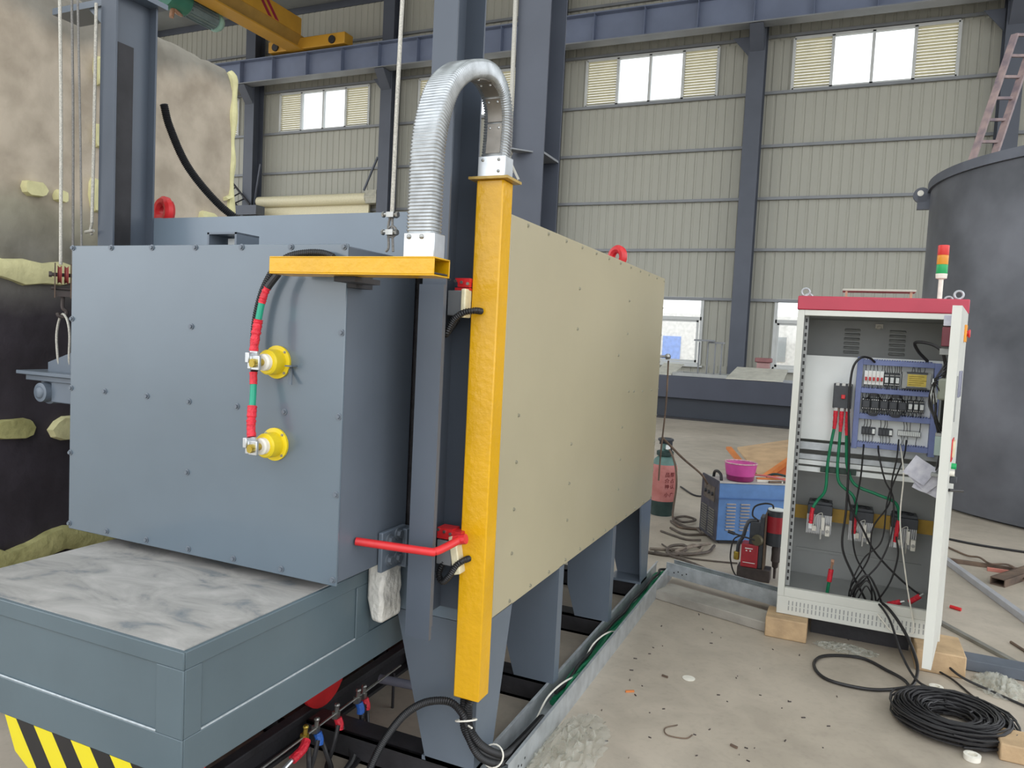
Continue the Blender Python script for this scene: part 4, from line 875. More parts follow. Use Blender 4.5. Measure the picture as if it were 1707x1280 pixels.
# moulded-case breaker
b_ = build(M().box(-0.036, 0.060, YM-0.085, YM-0.0, 1.268, 1.405), 'main_breaker', DARKP, K, 0.003)
build(M().box(0.005, 0.026, YM-0.10, YM-0.085, 1.322, 1.345), 'breaker_toggle', RED, b_, 0.003)
for z in (1.402, 1.262):
    for k in range(3): build(M().box(-0.026+0.031*k, -0.008+0.031*k, YM-0.088, YM-0.07, z-0.008, z+0.008).cyl((-0.017+0.031*k, YM-0.088, z), (-0.017+0.031*k, YM-0.094, z), 0.006, 8), 'breaker_terminal', STEEL, b_)
# rails and cable clamp
for z0, z1 in ((1.012, 1.055), (0.955, 0.985), (0.925, 0.950), (0.885, 0.912)):
    build(M().box(CX0+0.02, CX1-0.02, YM+0.0, YM+0.02, z0, z1), 'cross_rail', PLATE if z0 < 0.93 else ZINC, K)
build(M().box(-0.075, 0.112, YM-0.05, YM-0.0, 0.895, 0.925), 'cable_clamp_bar', mat('dark_green_clamp', '24382f', 0.5), K, 0.003)
# power cables inside (three phases)
def pcable(pts, lbl):
    t = thing('phase_cable', pts[0], lbl, 'cable', 'green phase cables in the cabinet')
    p = even(cat(pts, 14), 0.006); n_ = len(p); c_ = int(n_*0.16); e_2 = int(n_*0.86); rn = random.Random(n_)
    build(M().tube(p[:c_+1], lambda i, m: 0.0115*(1+rn.uniform(-.1, .1))*(1-0.3*(i/m)**3), 10, smooth=False), 'red_sleeve', REDT, t)
    build(M().tube(p[c_:e_2+1], 0.0082, 10, smooth=False), 'green_jacket', GRNC, t)
    build(M().tube(p[e_2:], lambda i, m: 0.0115*(1+rn.uniform(-.1, .1)), 10, smooth=False), 'red_sleeve', REDT, t)
    a, b2 = p[-1], p[0]
    build(M().box(a.x-0.008, a.x+0.008, a.y-0.003, a.y+0.003, a.z-0.03, a.z).box(b2.x-0.008, b2.x+0.008, b2.y-0.003, b2.y+0.003, b2.z, b2.z+0.02), 'lug', ZINCB, t)
yc = YM-0.075
pcable([(-0.017, yc, 1.252), (-0.018, yc, 1.16), (-0.03, yc, 1.05), (-0.038, yc, 0.94), (-0.04, yc, 0.80), (-0.075, yc+0.01, 0.735), (-0.098, yc, 0.685), (-0.104, yc, 0.60)], 'leftmost green cable with red sleeves, from main breaker to left power module')
pcable([(0.014, yc, 1.252), (0.014, yc, 1.16), (0.014, yc, 1.05), (0.014, yc, 0.94), (0.03, yc, 0.85), (0.10, yc, 0.79), (0.125, yc, 0.73), (0.122, yc, 0.67), (0.122, yc, 0.575)], 'middle green cable with red sleeves, from main breaker to middle power module')
pcable([(0.045, yc, 1.252), (0.046, yc, 1.16), (0.052, yc, 1.05), (0.065, yc, 0.94), (0.11, yc, 0.85), (0.22, yc, 0.81), (0.315, yc, 0.775), (0.34, yc, 0.70), (0.336, yc, 0.65), (0.33, yc, 0.56)], 'rightmost green cable with red sleeves, from main breaker to right power module')
# insulating board and power modules
build(M().box(-0.215, 0.53, 4.775, 4.785, 0.575, 0.655), 'insulating_board', INSB, K)
for k, (x0, x1, zt) in enumerate(((-0.128, 0.006, 0.705), (0.098, 0.222, 0.695), (0.312, 0.445, 0.690))):
    zb = zt-0.19
    q = build(M().box(x0, x1, 4.70, 4.775, zb, zt-0.07), 'power_module', ALU, K)
    fm = M()
    for j in range(14): fm.box(x0+(x1-x0)*j/14, x0+(x1-x0)*(j+0.45)/14, 4.672, 4.70, zb, zt-0.075)
    stuff(build(fm, 'heatsink_fin', ALU, q))
    build(M().box(x0, x1, 4.665, 4.78, zt-0.075, zt-0.018).box(x0+0.004, x1-0.004, 4.672, 4.775, zt-0.018, zt), 'fan', DARKP, q, 0.003)
    build(M().torus(((x0+x1)/2, 4.72, zt), (0, 0, 1), 0.045, 0.004, 20, 6).torus(((x0+x1)/2, 4.72, zt), (0, 0, 1), 0.025, 0.003, 16, 6), 'fan_guard', BLK, q)
    xm = x0+(x1-x0)*0.6
    build(M().box(xm, xm+0.016, 4.645, 4.672, zb+0.03, zt-0.085).box(xm+0.022, xm+0.046, 4.64, 4.672, zb+0.0, zb+0.06).box(x0+0.03, x0+0.055, 4.65, 4.672, zb+0.02, zb+0.05), 'fuse_holder', WHITE, q, 0.002)
    build(M().cyl((xm+0.034, 4.642, zb+0.03), (xm+0.034, 4.63, zb+0.03), 0.009, 10), 'stud', STEEL, q); build(M().box(xm-0.004, xm+0.004, 4.64, 4.65, zb-0.02, zb+0.04), 'tab', STEEL, q)
    build(M().tube([(x0+0.035, 4.66, zb+0.045), (x0+0.05, 4.65, zt-0.08), (x0+0.08, 4.65, zt-0.06), (xm, 4.65, zt-0.10)], 0.002, 6), 'gate_wire', WHITE, q)
# loose black cables in the cabinet
bc = [([(0.16, 4.56, 1.535), (0.13, 4.53, 1.556), (0.085, 4.50, 1.552), (0.050, 4.50, 1.48), (0.048, 4.5, 1.276), (0.068, 4.5, 1.011), (0.074, 4.5, 0.71), (0.069, 4.5, 0.506), (0.128, 4.5, 0.364), (0.193, 4.5, 0.25), (0.21, 4.55, 0.21)], 0.0062, 'thick black cable dropping from the top left of the wiring ducts'),
      ([(0.138, 4.56, 1.075), (0.136, 4.5, 1.03), (0.133, 4.5, 0.885), (0.114, 4.5, 0.648), (0.138, 4.5, 0.467), (0.22, 4.5, 0.329), (0.24, 4.52, 0.22)], 0.0045, 'black cable under the left terminal block, swinging left then right'),
      ([(0.21, 4.56, 1.075), (0.215, 4.48, 1.03), (0.252, 4.48, 0.903), (0.30, 4.48, 0.804), (0.305, 4.48, 0.615), (0.256, 4.48, 0.441), (0.16, 4.48, 0.30), (0.14, 4.5, 0.22)], 0.0045, 'black cable under the second terminal block, bowing out to the right'),
      ([(0.308, 4.56, 1.12), (0.30, 4.47, 1.03), (0.286, 4.47, 0.909), (0.281, 4.47, 0.777), (0.212, 4.47, 0.636), (0.204, 4.47, 0.468), (0.13, 4.47, 0.30), (0.12, 4.5, 0.22)], 0.004, 'black cable under the terminal row, crossing to the left'),
      ([(0.345, 4.56, 1.12), (0.33, 4.46, 1.03), (0.273, 4.46, 0.809), (0.26, 4.46, 0.577), (0.18, 4.46, 0.464), (0.126, 4.46, 0.30), (0.16, 4.5, 0.22)], 0.004, 'black cable beside the white wire under the terminal row'),
      ([(0.076, 4.49, 0.80), (0.10, 4.50, 0.72), (0.161, 4.5, 0.622), (0.222, 4.5, 0.514), (0.302, 4.5, 0.427), (0.40, 4.5, 0.345), (0.47, 4.5, 0.30)], 0.0055, 'black cable sagging to the red lug at lower right of cabinet'),
      ([(0.33, 4.50, 0.60), (0.345, 4.49, 0.50), (0.32, 4.48, 0.36), (0.27, 4.48, 0.25), (0.25, 4.48, 0.22)], 0.0045, 'black cable curving below the right power module'),
      ([(0.41, 4.52, 1.555), (0.36, 4.44, 1.60), (0.335, 4.4, 1.645), (0.37, 4.36, 1.65), (0.42, 4.32, 1.635), (0.455, 4.30, 1.60), (0.475, 4.32, 1.52), (0.47, 4.35, 1.46)], 0.008, 'thick black cable looping from ducts to the open cabinet door')]
for pts, r, lb_ in bc: tag(build(M().tube(pts, r, 8, 8), 'black_cable', BLKC), lb_, 'cable')
tag(build(M().tube([(0.317, 4.56, 1.09), (0.325, 4.42, 1.02), (0.333, 4.38, 0.929), (0.332, 4.345, 0.705), (0.385, 4.335, 0.394), (0.43, 4.33, 0.19), (0.42, 4.33, 0.14), (0.34, 4.335, 0.13), (0.26, 4.34, 0.208)], 0.0035, 8, 8), 'white_wire', WHITE), 'thin white wire hanging down the front of the cabinet', 'wire')
for k in range(3):
    tag(build(M().tube([(0.12+0.02*k, 4.44, 0.22), (0.145+0.015*k, 4.43, 0.31-0.02*k), (0.20, 4.425, 0.385-0.03*k), (0.25-0.01*k, 4.43, 0.32-0.02*k), (0.29-0.03*k, 4.45, 0.22)], 0.0055-0.0008*k, 8), 'cable_loop', BLKC), ('outermost', 'middle', 'innermost')[k]+' black cable loop on the cabinet floor', 'cable')
for p, d, lb_ in (((0.01, 4.52, 0.22), (0.012, 0, 0.14), 'green cable end with red taped lug standing on the cabinet floor'), ):
    t = thing('cable_end', p, lb_, 'cable'); p = V(p); d = V(d)
    build(M().tube([p, p+d*0.55], 0.009, 10, smooth=False), 'green_jacket', GRNC, t); build(M().tube([p+d*0.5, p+d*0.8, p+d*1.0], 0.0135, 10), 'red_tape', REDT, t)
    build(M().tube([p+d*1.0, p+d*1.3], 0.006, 8, smooth=False).box(p.x+d.x*1.35-0.008, p.x+d.x*1.35+0.008, p.y-0.002, p.y+0.002, p.z+d.z*1.2, p.z+d.z*1.42), 'lug', COPR, t)
for p, q, lb_ in (((0.33, 4.5, 0.228), (0.375, 4.49, 0.25), 'red taped cable lug at right of cabinet floor, left of two'), ((0.43, 4.5, 0.265), (0.465, 4.49, 0.30), 'red taped cable lug at right of cabinet floor, right of two')):
    t = thing('cable_lug', p, lb_, 'cable lug'); p, q = V(p), V(q)
    build(M().tube([p-(q-p)*0.3, p, q], 0.014, 10), 'red_tape', REDT, t); build(M().tube([q, q+(q-p)*0.45], 0.007, 8, smooth=False), 'lug', ZINCB, t)
# cabinet door, open towards the camera
hx, hy = 0.556, 4.352; fx, fy = 0.443, 3.665
du = V((fx-hx, fy-hy, 0)); DL = du.length; du.normalize(); dn = V((-du.y, du.x, 0))      # dn: outer side (to +x)
if dn.x < 0: dn = -dn
def dpt(a, n_, z): return V((hx, hy, 0))+du*a+dn*n_+V((0, 0, z))
def dbox(m, a0, a1, n0, n1, z0, z1):
    return m.obb(dpt((a0+a1)/2, (n0+n1)/2, (z0+z1)/2), du*(a1-a0)/2, dn*(n1-n0)/2, V((0, 0, (z1-z0)/2)))
dm = M(); dbox(dm, 0.012, DL, 0.0, 0.002, 0.215, 1.80); dbox(dm, DL-0.002, DL, -0.034, 0.0, 0.215, 1.80); dbox(dm, 0.012, 0.014, -0.02, 0.0, 0.215, 1.80); dbox(dm, 0.02, DL, -0.02, 0, 0.215, 0.217); dbox(dm, 0.02, DL, -0.02, 0, 1.798, 1.80); dbox(dm, DL-0.02, DL-0.002, -0.034, -0.032, 0.215, 1.80)
kd = build(dm, 'cabinet_door', CAB, K)
def dpart(nm, mt_, boxes, bev=0.0):
    m = M()
    for b in boxes: dbox(m, *b)
    return build(m, nm, mt_, kd, bev)
a = DL
dpart('stop_button_plate', LORG, [(a-0.47, a-0.38, 0.002, 0.012, 1.655, 1.735)], 0.002)
sb = M(); c = dpt(a-0.425, 0.012, 1.695); build(sb.lathe(c, [(0.014, 0), (0.014, 0.006), (0.02, 0.007), (0.02, 0.012), (0.016, 0.014)], 18, dn), 'stop_button', RED, kd)
dpart('door_lock_slot', MIDP, [(a-0.10, a-0.06, 0.002, 0.006, 1.30, 1.50)], 0.001)
dpart('touch_display', mat('display_grey', '8a8c9e', 0.3), [(a-0.40, a-0.22, 0.002, 0.010, 1.40, 1.52)], 0.002)
tp = dpart('terminal_label', RED, [(a-0.22, a-0.10, 0.002, 0.006, 1.12, 1.22)], 0.001)
dpart('meter_row', CREAM, [(a-0.21+0.022*k, a-0.195+0.022*k, 0.006, 0.014, 1.14, 1.21) for k in range(5)], 0.001)
build(M().cyl(dpt(a-0.25, 0.002, 1.085), dpt(a-0.25, 0.022, 1.085), 0.014, 14), 'green_lamp', LGRN, kd)
for a_, z_ in ((0.18, 1.06), (0.25, 1.03)): build(M().cyl(dpt(a-a_, 0.002, z_), dpt(a-a_, 0.02, z_), 0.012, 14), 'white_lamp', WHITE, kd)
dpart('selector_switch', DARKP, [(a-0.22, a-0.18, 0.002, 0.03, 1.015, 1.045)], 0.003)
build(M().cyl(dpt(a-0.14, 0.005, 0.99), dpt(a-0.40, 0.05, 0.955), 0.007, 8), 'door_handle', BLK, kd)
# inside of the door
dpart('power_supply', mat('maroon_module', '6e2a34', 0.4), [(0.24, 0.36, -0.085, -0.004, 1.63, 1.72)], 0.003)
dpart('warning_label', PAPER, [(0.22, 0.36, -0.082, -0.003, 1.725, 1.775)], 0.002)
for b in ((0.20, 0.34, -0.09, -0.004, 1.59, 1.62), (0.22, 0.40, -0.075, -0.004, 1.21, 1.225), (0.22, 0.40, -0.08, -0.004, 1.02, 1.035)): dpart('switch_body', MIDP, [b], 0.002)
dpart('display_back', mat('pale_teal_case', '9fb0aa', 0.5), [(0.26, 0.40, -0.075, -0.004, 1.12, 1.21)], 0.003)
dpart('meter_back', mat('olive_case', '8f9486', 0.5), [(0.22, 0.42, -0.08, -0.004, 1.38, 1.48)], 0.01)
wm = M(); rn = random.Random(3)
for k in range(9):
    b = 0.25+0.02*k
    wm.tube([dpt(b, -0.06, 1.56-0.02*k), dpt(b+0.02, -0.10+rn.uniform(-.01, .01), 1.46), dpt(b, -0.10+rn.uniform(-.02, .02), 1.36), dpt(b+0.02, -0.08, 1.28), dpt(b-0.03, -0.05, 1.2-0.02*(k % 4)), dpt(b, -0.06, 1.05)], 0.003, 6, 6)
stuff(build(wm, 'door_wires', BLKC, kd))
wm = M()
for k in range(4): wm.torus(dpt(0.33, -0.095-0.004*k, 1.42-0.01*k), dn+V((0, 0, 0.2)), 0.055-0.006*k, 0.0025, 24, 6)
stuff(build(wm, 'wire_coil', PLATE, kd))
t = thing('paper_sheets', (0.40, 4.04, 0.95), 'crumpled printed paper sheets tucked inside the open cabinet door', 'paper')
for k, (x, z, a) in enumerate(((0.372, 1.035, -0.55), (0.40, 1.00, -0.75), (0.415, 0.975, -0.35))):
    R = []
    for i_ in range(8):
        u = -0.055+0.11*i_/7; row = []
        for v in (-0.05, 0.05):
            q = 0.010*sin(i_*1.2+k*2+v*30); row.append((x+u*cos(a)-v*sin(a), 4.02+0.014*k+q, z+u*sin(a)+v*cos(a)))
        R.append([row[0], row[1], (row[1][0], row[1][1]+0.001, row[1][2]), (row[0][0], row[0][1]+0.001, row[0][2])])
    sh = build(M().rings(R), 'sheet', PAPER, t)
for nm, x0, x1, y0, y1, lb_ in (('wood_block', -0.29, -0.075, 4.27, 4.46, 'timber block under the left front corner of the cabinet'), ('wood_block', 0.44, 0.66, 4.21, 4.50, 'timber block under the right front corner of the cabinet'), ('wood_block', -0.25, 0.0, 4.74, 4.86, 'timber block under the rear left of the cabinet'), ('wood_block', 0.40, 0.60, 4.74, 4.86, 'timber block under the rear right of the cabinet'), ('wood_block', 0.675, 0.85, 3.42, 3.58, 'pale wood offcut beside the cable coil at lower right')):
    b_ = build(M().box(x0, x1, y0, y1, 0, 0.111 if y1 > 4 else 0.07), nm, WOOD, None, 0.006); tag(b_, lb_, 'wood block')
tag(build(M().box(-0.06, 0.43, 4.47, 4.56, 0, 0.085), 'steel_channel', BLKM), 'dark steel channel lying under the cabinet plinth', 'beam')

# ------------------------------------------------------------------ floor items near the cabinet
tag(build(M().tube([(0.26, 4.44, 0.235), (0.285, 4.36, 0.262), (0.335, 4.28, 0.235), (0.40, 4.22, 0.15), (0.44, 4.12, 0.06), (0.42, 4.0, 0.014), (0.368, 3.92, 0.010), (0.222, 3.82, 0.010), (0.041, 3.83, 0.010), (-0.026, 3.976, 0.010), (0.021, 4.127, 0.010), (0.19, 4.20, 0.010), (0.31, 4.10, 0.010), (0.38, 3.98, 0.022), (0.40, 3.86, 0.02), (0.40, 3.75, 0.045)], 0.008, 8, 10), 'cable_loop', BLKC), 'black cable looping from the cabinet over the floor', 'cable')
tag(build(M().tube([(0.25, 4.45, 0.23), (0.27, 4.35, 0.255), (0.32, 4.28, 0.2), (0.37, 4.15, 0.09), (0.43, 4.0, 0.03), (0.50, 3.86, 0.05), (0.52, 3.72, 0.07)], 0.006, 8, 8), 'black_cable', BLKC), 'thinner black cable running from cabinet to the coil', 'cable')
t = thing('cable_coil', (0.54, 3.62, 0), 'large coil of thin black cable on the floor at lower right', 'coil')
for g in range(9):
    rn = random.Random(g); pts = []
    for k in range(9*26):
        a = 2*pi*k/26; tt = k/(9*26); R_ = 0.232-0.145*((tt*1.3+g*0.23) % 1.0)+0.003*sin(k*0.31+g)+0.0015*rn.uniform(-1, 1)
        cxo = 0.012*sin(a*0.37+g); pts.append((0.535+cxo+R_*cos(a)*1.02, 3.63+R_*sin(a)*0.98, 0.008+0.0065*g+0.007*rn.random()+0.028*max(0, 1-abs(R_-0.17)/0.07)))
    build(M().tube(pts, 0.0046, 6, smooth=False), 'turn', BLKC, t)
tag(build(M().tube([(0.47, 4.35, 0.06), (0.52, 4.25, 0.02), (0.60, 4.15, 0.01), (0.66, 4.0, 0.01), (0.66, 3.86, 0.06)], 0.005, 6), 'black_cable', BLKC), 'short black cable from cabinet door foot to the coil top', 'cable')
tag(build(M().tube([(0.50, 4.47, 0.125), (0.60, 4.2, 0.04), (0.77, 4.09, 0.01), (0.95, 3.95, 0.01), (1.1, 3.9, 0.01)], 0.006, 6), 'black_cable', BLKC), 'black cable crossing the timber block towards the right edge', 'cable')
tag(build(M().lathe((0.575, 3.37, 0), [(0.018, 0), (0.03, 0.001), (0.031, 0.022), (0.018, 0.023), (0.018, 0.0005)], 20), 'tape_roll', WHITE), 'small white tape roll in front of the cable coil', 'tape')
tag(build(M().lathe((0.513, 4.0, 0), [(0.016, 0), (0.03, 0.001), (0.031, 0.02), (0.016, 0.021), (0.016, 0.0005)], 20), 'tape_roll', WHITE), 'white tape roll behind the cable coil', 'tape')
tag(build(M().lathe((-0.562, 3.519, 0), [(0.028, 0), (0.03, 0.001), (0.03, 0.003), (0.02, 0.004), (0.0, 0.004)], 20), 'white_disc', WHITE), 'flat white disc lying alone on bare concrete', 'disc')
tag(build(M().cyl((0.729, 5.388, 0.011), (0.785, 5.357, 0.011), 0.011, 8), 'red_crayon', RED), 'short red crayon on the floor right of cabinet', 'crayon')
def film(name, c, r, h, label, seed, cat_='plastic film'):
    rn = random.Random(seed); n_ = 30; g = M(); vs_ = []; fs = []
    for i_ in range(n_+1):
        for j_ in range(n_+1):
            u, v = i_/n_-0.5, j_/n_-0.5; rr = 1-min(1, (u*u+v*v)*4)
            vs_.append((c[0]+r[0]*u*2+rn.uniform(-.01, .01), c[1]+r[1]*v*2+rn.uniform(-.01, .01), 0.002+h*rr*rn.random()))
    for i_ in range(n_):
        for j_ in range(n_):
            u, v = (i_+.5)/n_-.5, (j_+.5)/n_-.5
            if u*u+v*v < 0.23: a_ = i_*(n_+1)+j_; fs.append((a_, a_+1, a_+n_+2, a_+n_+1))
    return tag(build(g.add(vs_, fs), name, PLAST, None, 0, 75), label, cat_)
film('plastic_film', (-0.85, 2.62), (0.13, 0.36), 0.05, 'crumpled clear plastic film beside the near end of the tray', 5)
film('plastic_film', (0.80, 4.2), (0.12, 0.16), 0.06, 'crumpled clear plastic film at the right edge behind the coil', 6)
film('plastic_film', (0.12, 4.30), (0.17, 0.07), 0.03, 'clear plastic scraps under the cabinet front', 7)
rn = random.Random(9); dbm = M()
for k in range(60):
    x, y = rn.uniform(-0.85, 0.2), rn.uniform(2.7, 4.5); s_ = rn.uniform(0.0015, 0.006); a = rn.uniform(0, pi)
    dbm.obb((x, y, 0.002), (s_*cos(a)*1.6, s_*sin(a)*1.6, 0), (-s_*0.4*sin(a), s_*0.4*cos(a), 0), (0, 0, 0.002))
stuff(tag(build(dbm, 'floor_debris', BROWN), 'tiny dark scraps scattered over the concrete', 'debris'))
for k, (x, y, a, l, lb_) in enumerate(((-0.79, 3.23, 0.6, 0.04, 'orange-brown tie scrap beside the tray'), (-0.68, 3.48, -0.3, 0.03, 'short brown stick near the white disc'), (-0.30, 3.0, -0.4, 0.03, 'bent light scrap on bare floor in the right foreground'))):
    tag(build(M().bar((x, y, 0.005), (x+l*cos(a), y+l*sin(a), 0.005), 0.008, 0.008), 'wood_scrap', ORNG if k == 0 else RUST), lb_, 'scrap')
tag(build(M().tube([(-0.52, 3.05, 0.004), (-0.56, 3.0, 0.004), (-0.54, 2.95, 0.004), (-0.47, 2.96, 0.004), (-0.45, 3.0, 0.004)], 0.0025, 6), 'wire_scrap', RUST), 'bent wire offcut on bare concrete before the cabinet', 'scrap')
# timber beam under the second tray
tag(build(M().bar((-0.93, 4.63, 0.028), (-0.20, 4.40, 0.028), 0.20, 0.054), 'timber_beam', WOODG, None, 0.004), 'dusty grey timber beam lying below the bridging tray', 'beam')
tag(build(M().bar((0.58, 4.40, 0.03), (1.5, 4.40, 0.03), 0.12, 0.055), 'flat_beam', mat('slate_beam', '5d646e', 0.6, 0, 0.1, 6), None, 0.003), 'slate grey beam on the floor right of the cabinet', 'beam')
def lie(name, a, b, w_, h, mt_, lb_, cat_='bar'):
    return tag(build(M().bar((*a, h/2+0.001), (*b, h/2+0.001), w_, h), name, mt_, None, 0.001), lb_, cat_)
m_ = M(); a, b = V((0.80, 6.64, 0)), V((1.2, 4.95, 0)); d = (b-a).normalized(); r = V((d.y, -d.x, 0))
m_.obb((a+b)/2+V((0, 0, 0.0225)), (b-a)/2, r*0.002, V((0, 0, 0.02))).obb((a+b)/2+V((0, 0, 0.04))-r*0.02, (b-a)/2, r*0.02, V((0, 0, 0.002))).obb((a+b)/2+V((0, 0, 0.003))-r*0.02, (b-a)/2, r*0.02, V((0, 0, 0.002)))
tag(build(m_, 'angle_bar', mat('pale_angle_steel', 'b5b5b8', 0.45, 0.3, 0.06, 10)), 'long pale steel angle bar lying diagonally right of cabinet', 'bar')
lie('flat_bar', (0.60, 5.09), (1.15, 4.22), 0.035, 0.018, mat('grey_bar', '8c8a82', 0.5, 0.3, 0.1, 10), 'grey flat bar running to the right edge in front of the angle bar')
lie('steel_tube', (0.78, 6.62), (1.9, 6.62), 0.03, 0.03, RUST, 'rusty brown rod crossing behind the angle bar')
lie('steel_tube', (1.1, 6.52), (1.9, 6.55), 0.025, 0.025, mat('salmon_tube', 'c07a6c', 0.5), 'salmon pink pipe crossing behind the angle bar')
sq = M(); a, b = V((1.10, 6.12, 0.0)), V((1.50, 6.78, 0.0)); d = (b-a).normalized(); r = V((d.y, -d.x, 0))
for s_ in (-1, 1): sq.obb((a+b)/2+r*s_*0.045+V((0, 0, 0.028)), (b-a)/2, r*0.003, V((0, 0, 0.027)))
for z in (0.004, 0.052): sq.obb((a+b)/2+V((0, 0, z)), (b-a)/2, r*0.045, V((0, 0, 0.003)))
tag(build(sq, 'square_tube', RUST), 'short rusty rectangular steel tube at the right edge', 'tube')
tag(build(M().cyl((0.97, 4.9, 0.008), (1.06, 4.68, 0.008), 0.008, 8), 'steel_rod', RUST), 'short thin rusty rod at the right edge', 'rod')
tag(build(M().tube([(0.90, 7.45, 0.01), (1.157, 7.352, 0.01), (1.48, 7.314, 0.01), (1.9, 7.3, 0.01)], 0.011, 6), 'floor_cable', BLKC), 'dark cable on the floor nearest the big tank', 'cable')
tag(build(M().tube([(0.86, 7.2, 0.01), (1.011, 6.90, 0.01), (1.08, 6.75, 0.04), (1.125, 6.57, 0.045), (1.259, 6.573, 0.05), (1.33, 6.2, 0.01), (1.45, 5.9, 0.01)], 0.008, 6), 'floor_cable', RUST), 'brown cable snaking over the rusty rods', 'cable')

# ------------------------------------------------------------------ welder, basin, drill, cylinder, hoses, plates
Wl = thing('welding_machine', (-0.6, 6.3, 0), 'blue welding machine with louvred sides and dusty top', 'welder')
A = V((-0.841, 6.07, 0)); ang = radians(28.3); ux = V((cos(ang), sin(ang), 0)); uy = V((-sin(ang), cos(ang), 0))
def wb(m, a0, a1, b0, b1, z0, z1): return m.obb(A+ux*(a0+a1)/2+uy*(b0+b1)/2+V((0, 0, (z0+z1)/2)), ux*(a1-a0)/2, uy*(b1-b0)/2, V((0, 0, (z1-z0)/2)))
LW, LD, LH = 0.72, 0.37, 0.50
build(wb(M(), 0.015, LW, 0.005, LD-0.005, 0.03, LH-0.006), 'case', WELD, Wl, 0.006)
build(wb(M(), 0.01, LW+0.005, 0, LD, LH-0.006, LH), 'top_cover', WELDT, Wl, 0.003)
fp = build(wb(M(), 0, 0.015, -0.004, LD+0.004, 0.03, LH+0.012), 'front_panel', WELDF, Wl, 0.003)
lv = M()
for c_ in (0.03, 0.20):
    for k in range(11): wb(lv, -0.006, 0.0, c_, c_+0.13, 0.06+0.02*k, 0.07+0.02*k)
stuff(build(lv, 'front_louvre', mat('dull_louvre', '6b6860', 0.6), fp))
pnm = M(); wb(pnm, -0.004, 0, 0.05, 0.30, 0.33, 0.45); build(pnm, 'control_panel', mat('rusty_control_panel', '5a5148', 0.6, 0, 0.3, 30), fp)
for k in range(3): build(M().cyl(A+uy*(0.09+0.08*k)+V((0, 0, 0.39))-ux*0.004, A+uy*(0.09+0.08*k)+V((0, 0, 0.39))-ux*0.02, 0.015, 10), 'knob', DARKP, fp)
for c_ in (0.085, 0.20):
    for k in range(9):
        build(wb(M(), c_, c_+0.075, -0.006, 0.006, 0.115+0.026*k, 0.125+0.026*k), 'side_louvre', mat('dusty_louvre', 'a39a94', 0.6), Wl, 0.002)
build(wb(M(), 0.0, LW, -0.002, 0.006, 0.37, 0.378), 'side_seam', mat('welder_dark_blue', '3f659c', 0.45), Wl)
build(wb(M(), 0.05, LW-0.05, 0.03, LD-0.03, 0, 0.03), 'skid', BLKM, Wl)
hp = A+ux*0.06+uy*0.18+V((0, 0, LH))
build(M().tube([hp-uy*0.09, hp-uy*0.07+V((0, 0, 0.045)), hp+V((0, 0, 0.06)), hp+uy*0.07+V((0, 0, 0.045)), hp+uy*0.09], 0.012, 8), 'carry_handle', BLK, Wl)
B0 = A+ux*0.23+uy*0.13
ba = thing('plastic_basin', (B0.x, B0.y, LH), 'pink plastic basin with purple paint inside, on the welder', 'basin')
build(M().lathe((B0.x, B0.y, LH+0.001), [(0.0, 0.0), (0.095, 0.0), (0.105, 0.01), (0.12, 0.09), (0.128, 0.145), (0.124, 0.145), (0.114, 0.09), (0.098, 0.015), (0.0, 0.012)], 28), 'bowl', PINK, ba)
build(M().lathe((B0.x, B0.y, LH+0.001), [(0.0965, 0.001), (0.1068, 0.01), (0.1123, 0.05), (0.111, 0.052)], 28, cap=False), 'paint_stain', PURP, ba)
build(M().torus((B0.x, B0.y, LH+0.147), (0, 0, 1), 0.1265, 0.006, 32, 8), 'rim', PINKR, ba)
build(M().lathe((B0.x, B0.y, LH+0.09), [(0.113, 0), (0.09, 0.012), (0.0, 0.02)], 24), 'paint', PURP, ba)
# odds and ends on the welder
for k, (a0, b0, a1, b1, mt_, lb_) in enumerate(((0.36, 0.10, 0.56, 0.06, WHITE, 'pale rod lying on the welder beside the basin'), (0.44, 0.05, 0.62, 0.07, RUST, 'brown electrode holder on the welder top'), (0.40, 0.20, 0.66, 0.22, ORNG, 'orange flat strip on the welder top'))):
    tag(build(M().bar(A+ux*a0+uy*b0+V((0, 0, LH+0.009)), A+ux*a1+uy*b1+V((0, 0, LH+0.009)), 0.018, 0.016), 'loose_tool', mt_), lb_, 'tool')
p = A+V((0, 0, LH))
tag(build(M().tube([p+ux*0.42+uy*0.30+V((0, 0, .02)), p+ux*0.5+uy*0.2+V((0, 0, .03)), p+ux*0.60+uy*0.1+V((0, 0, .02)), p+ux*0.65+uy*0.0+V((0, 0, 0.0)), p+ux*0.67-uy*0.02-V((0, 0, 0.12))], 0.008, 8), 'pink_hose', mat('pink_hose', 'd0706c', 0.45)), 'pinkish hose draped over the welder edge', 'hose')
tag(build(M().tube([p+ux*0.5+uy*0.25+V((0, 0, .02)), p+ux*0.56+uy*0.2+V((0, 0, .05)), p+ux*0.64+uy*0.12+V((0, 0, .04)), p+ux*0.69+uy*0.08+V((0, 0, .012))], 0.010, 8), 'green_hose', DGAS), 'dark green hose lying on the welder top', 'hose')
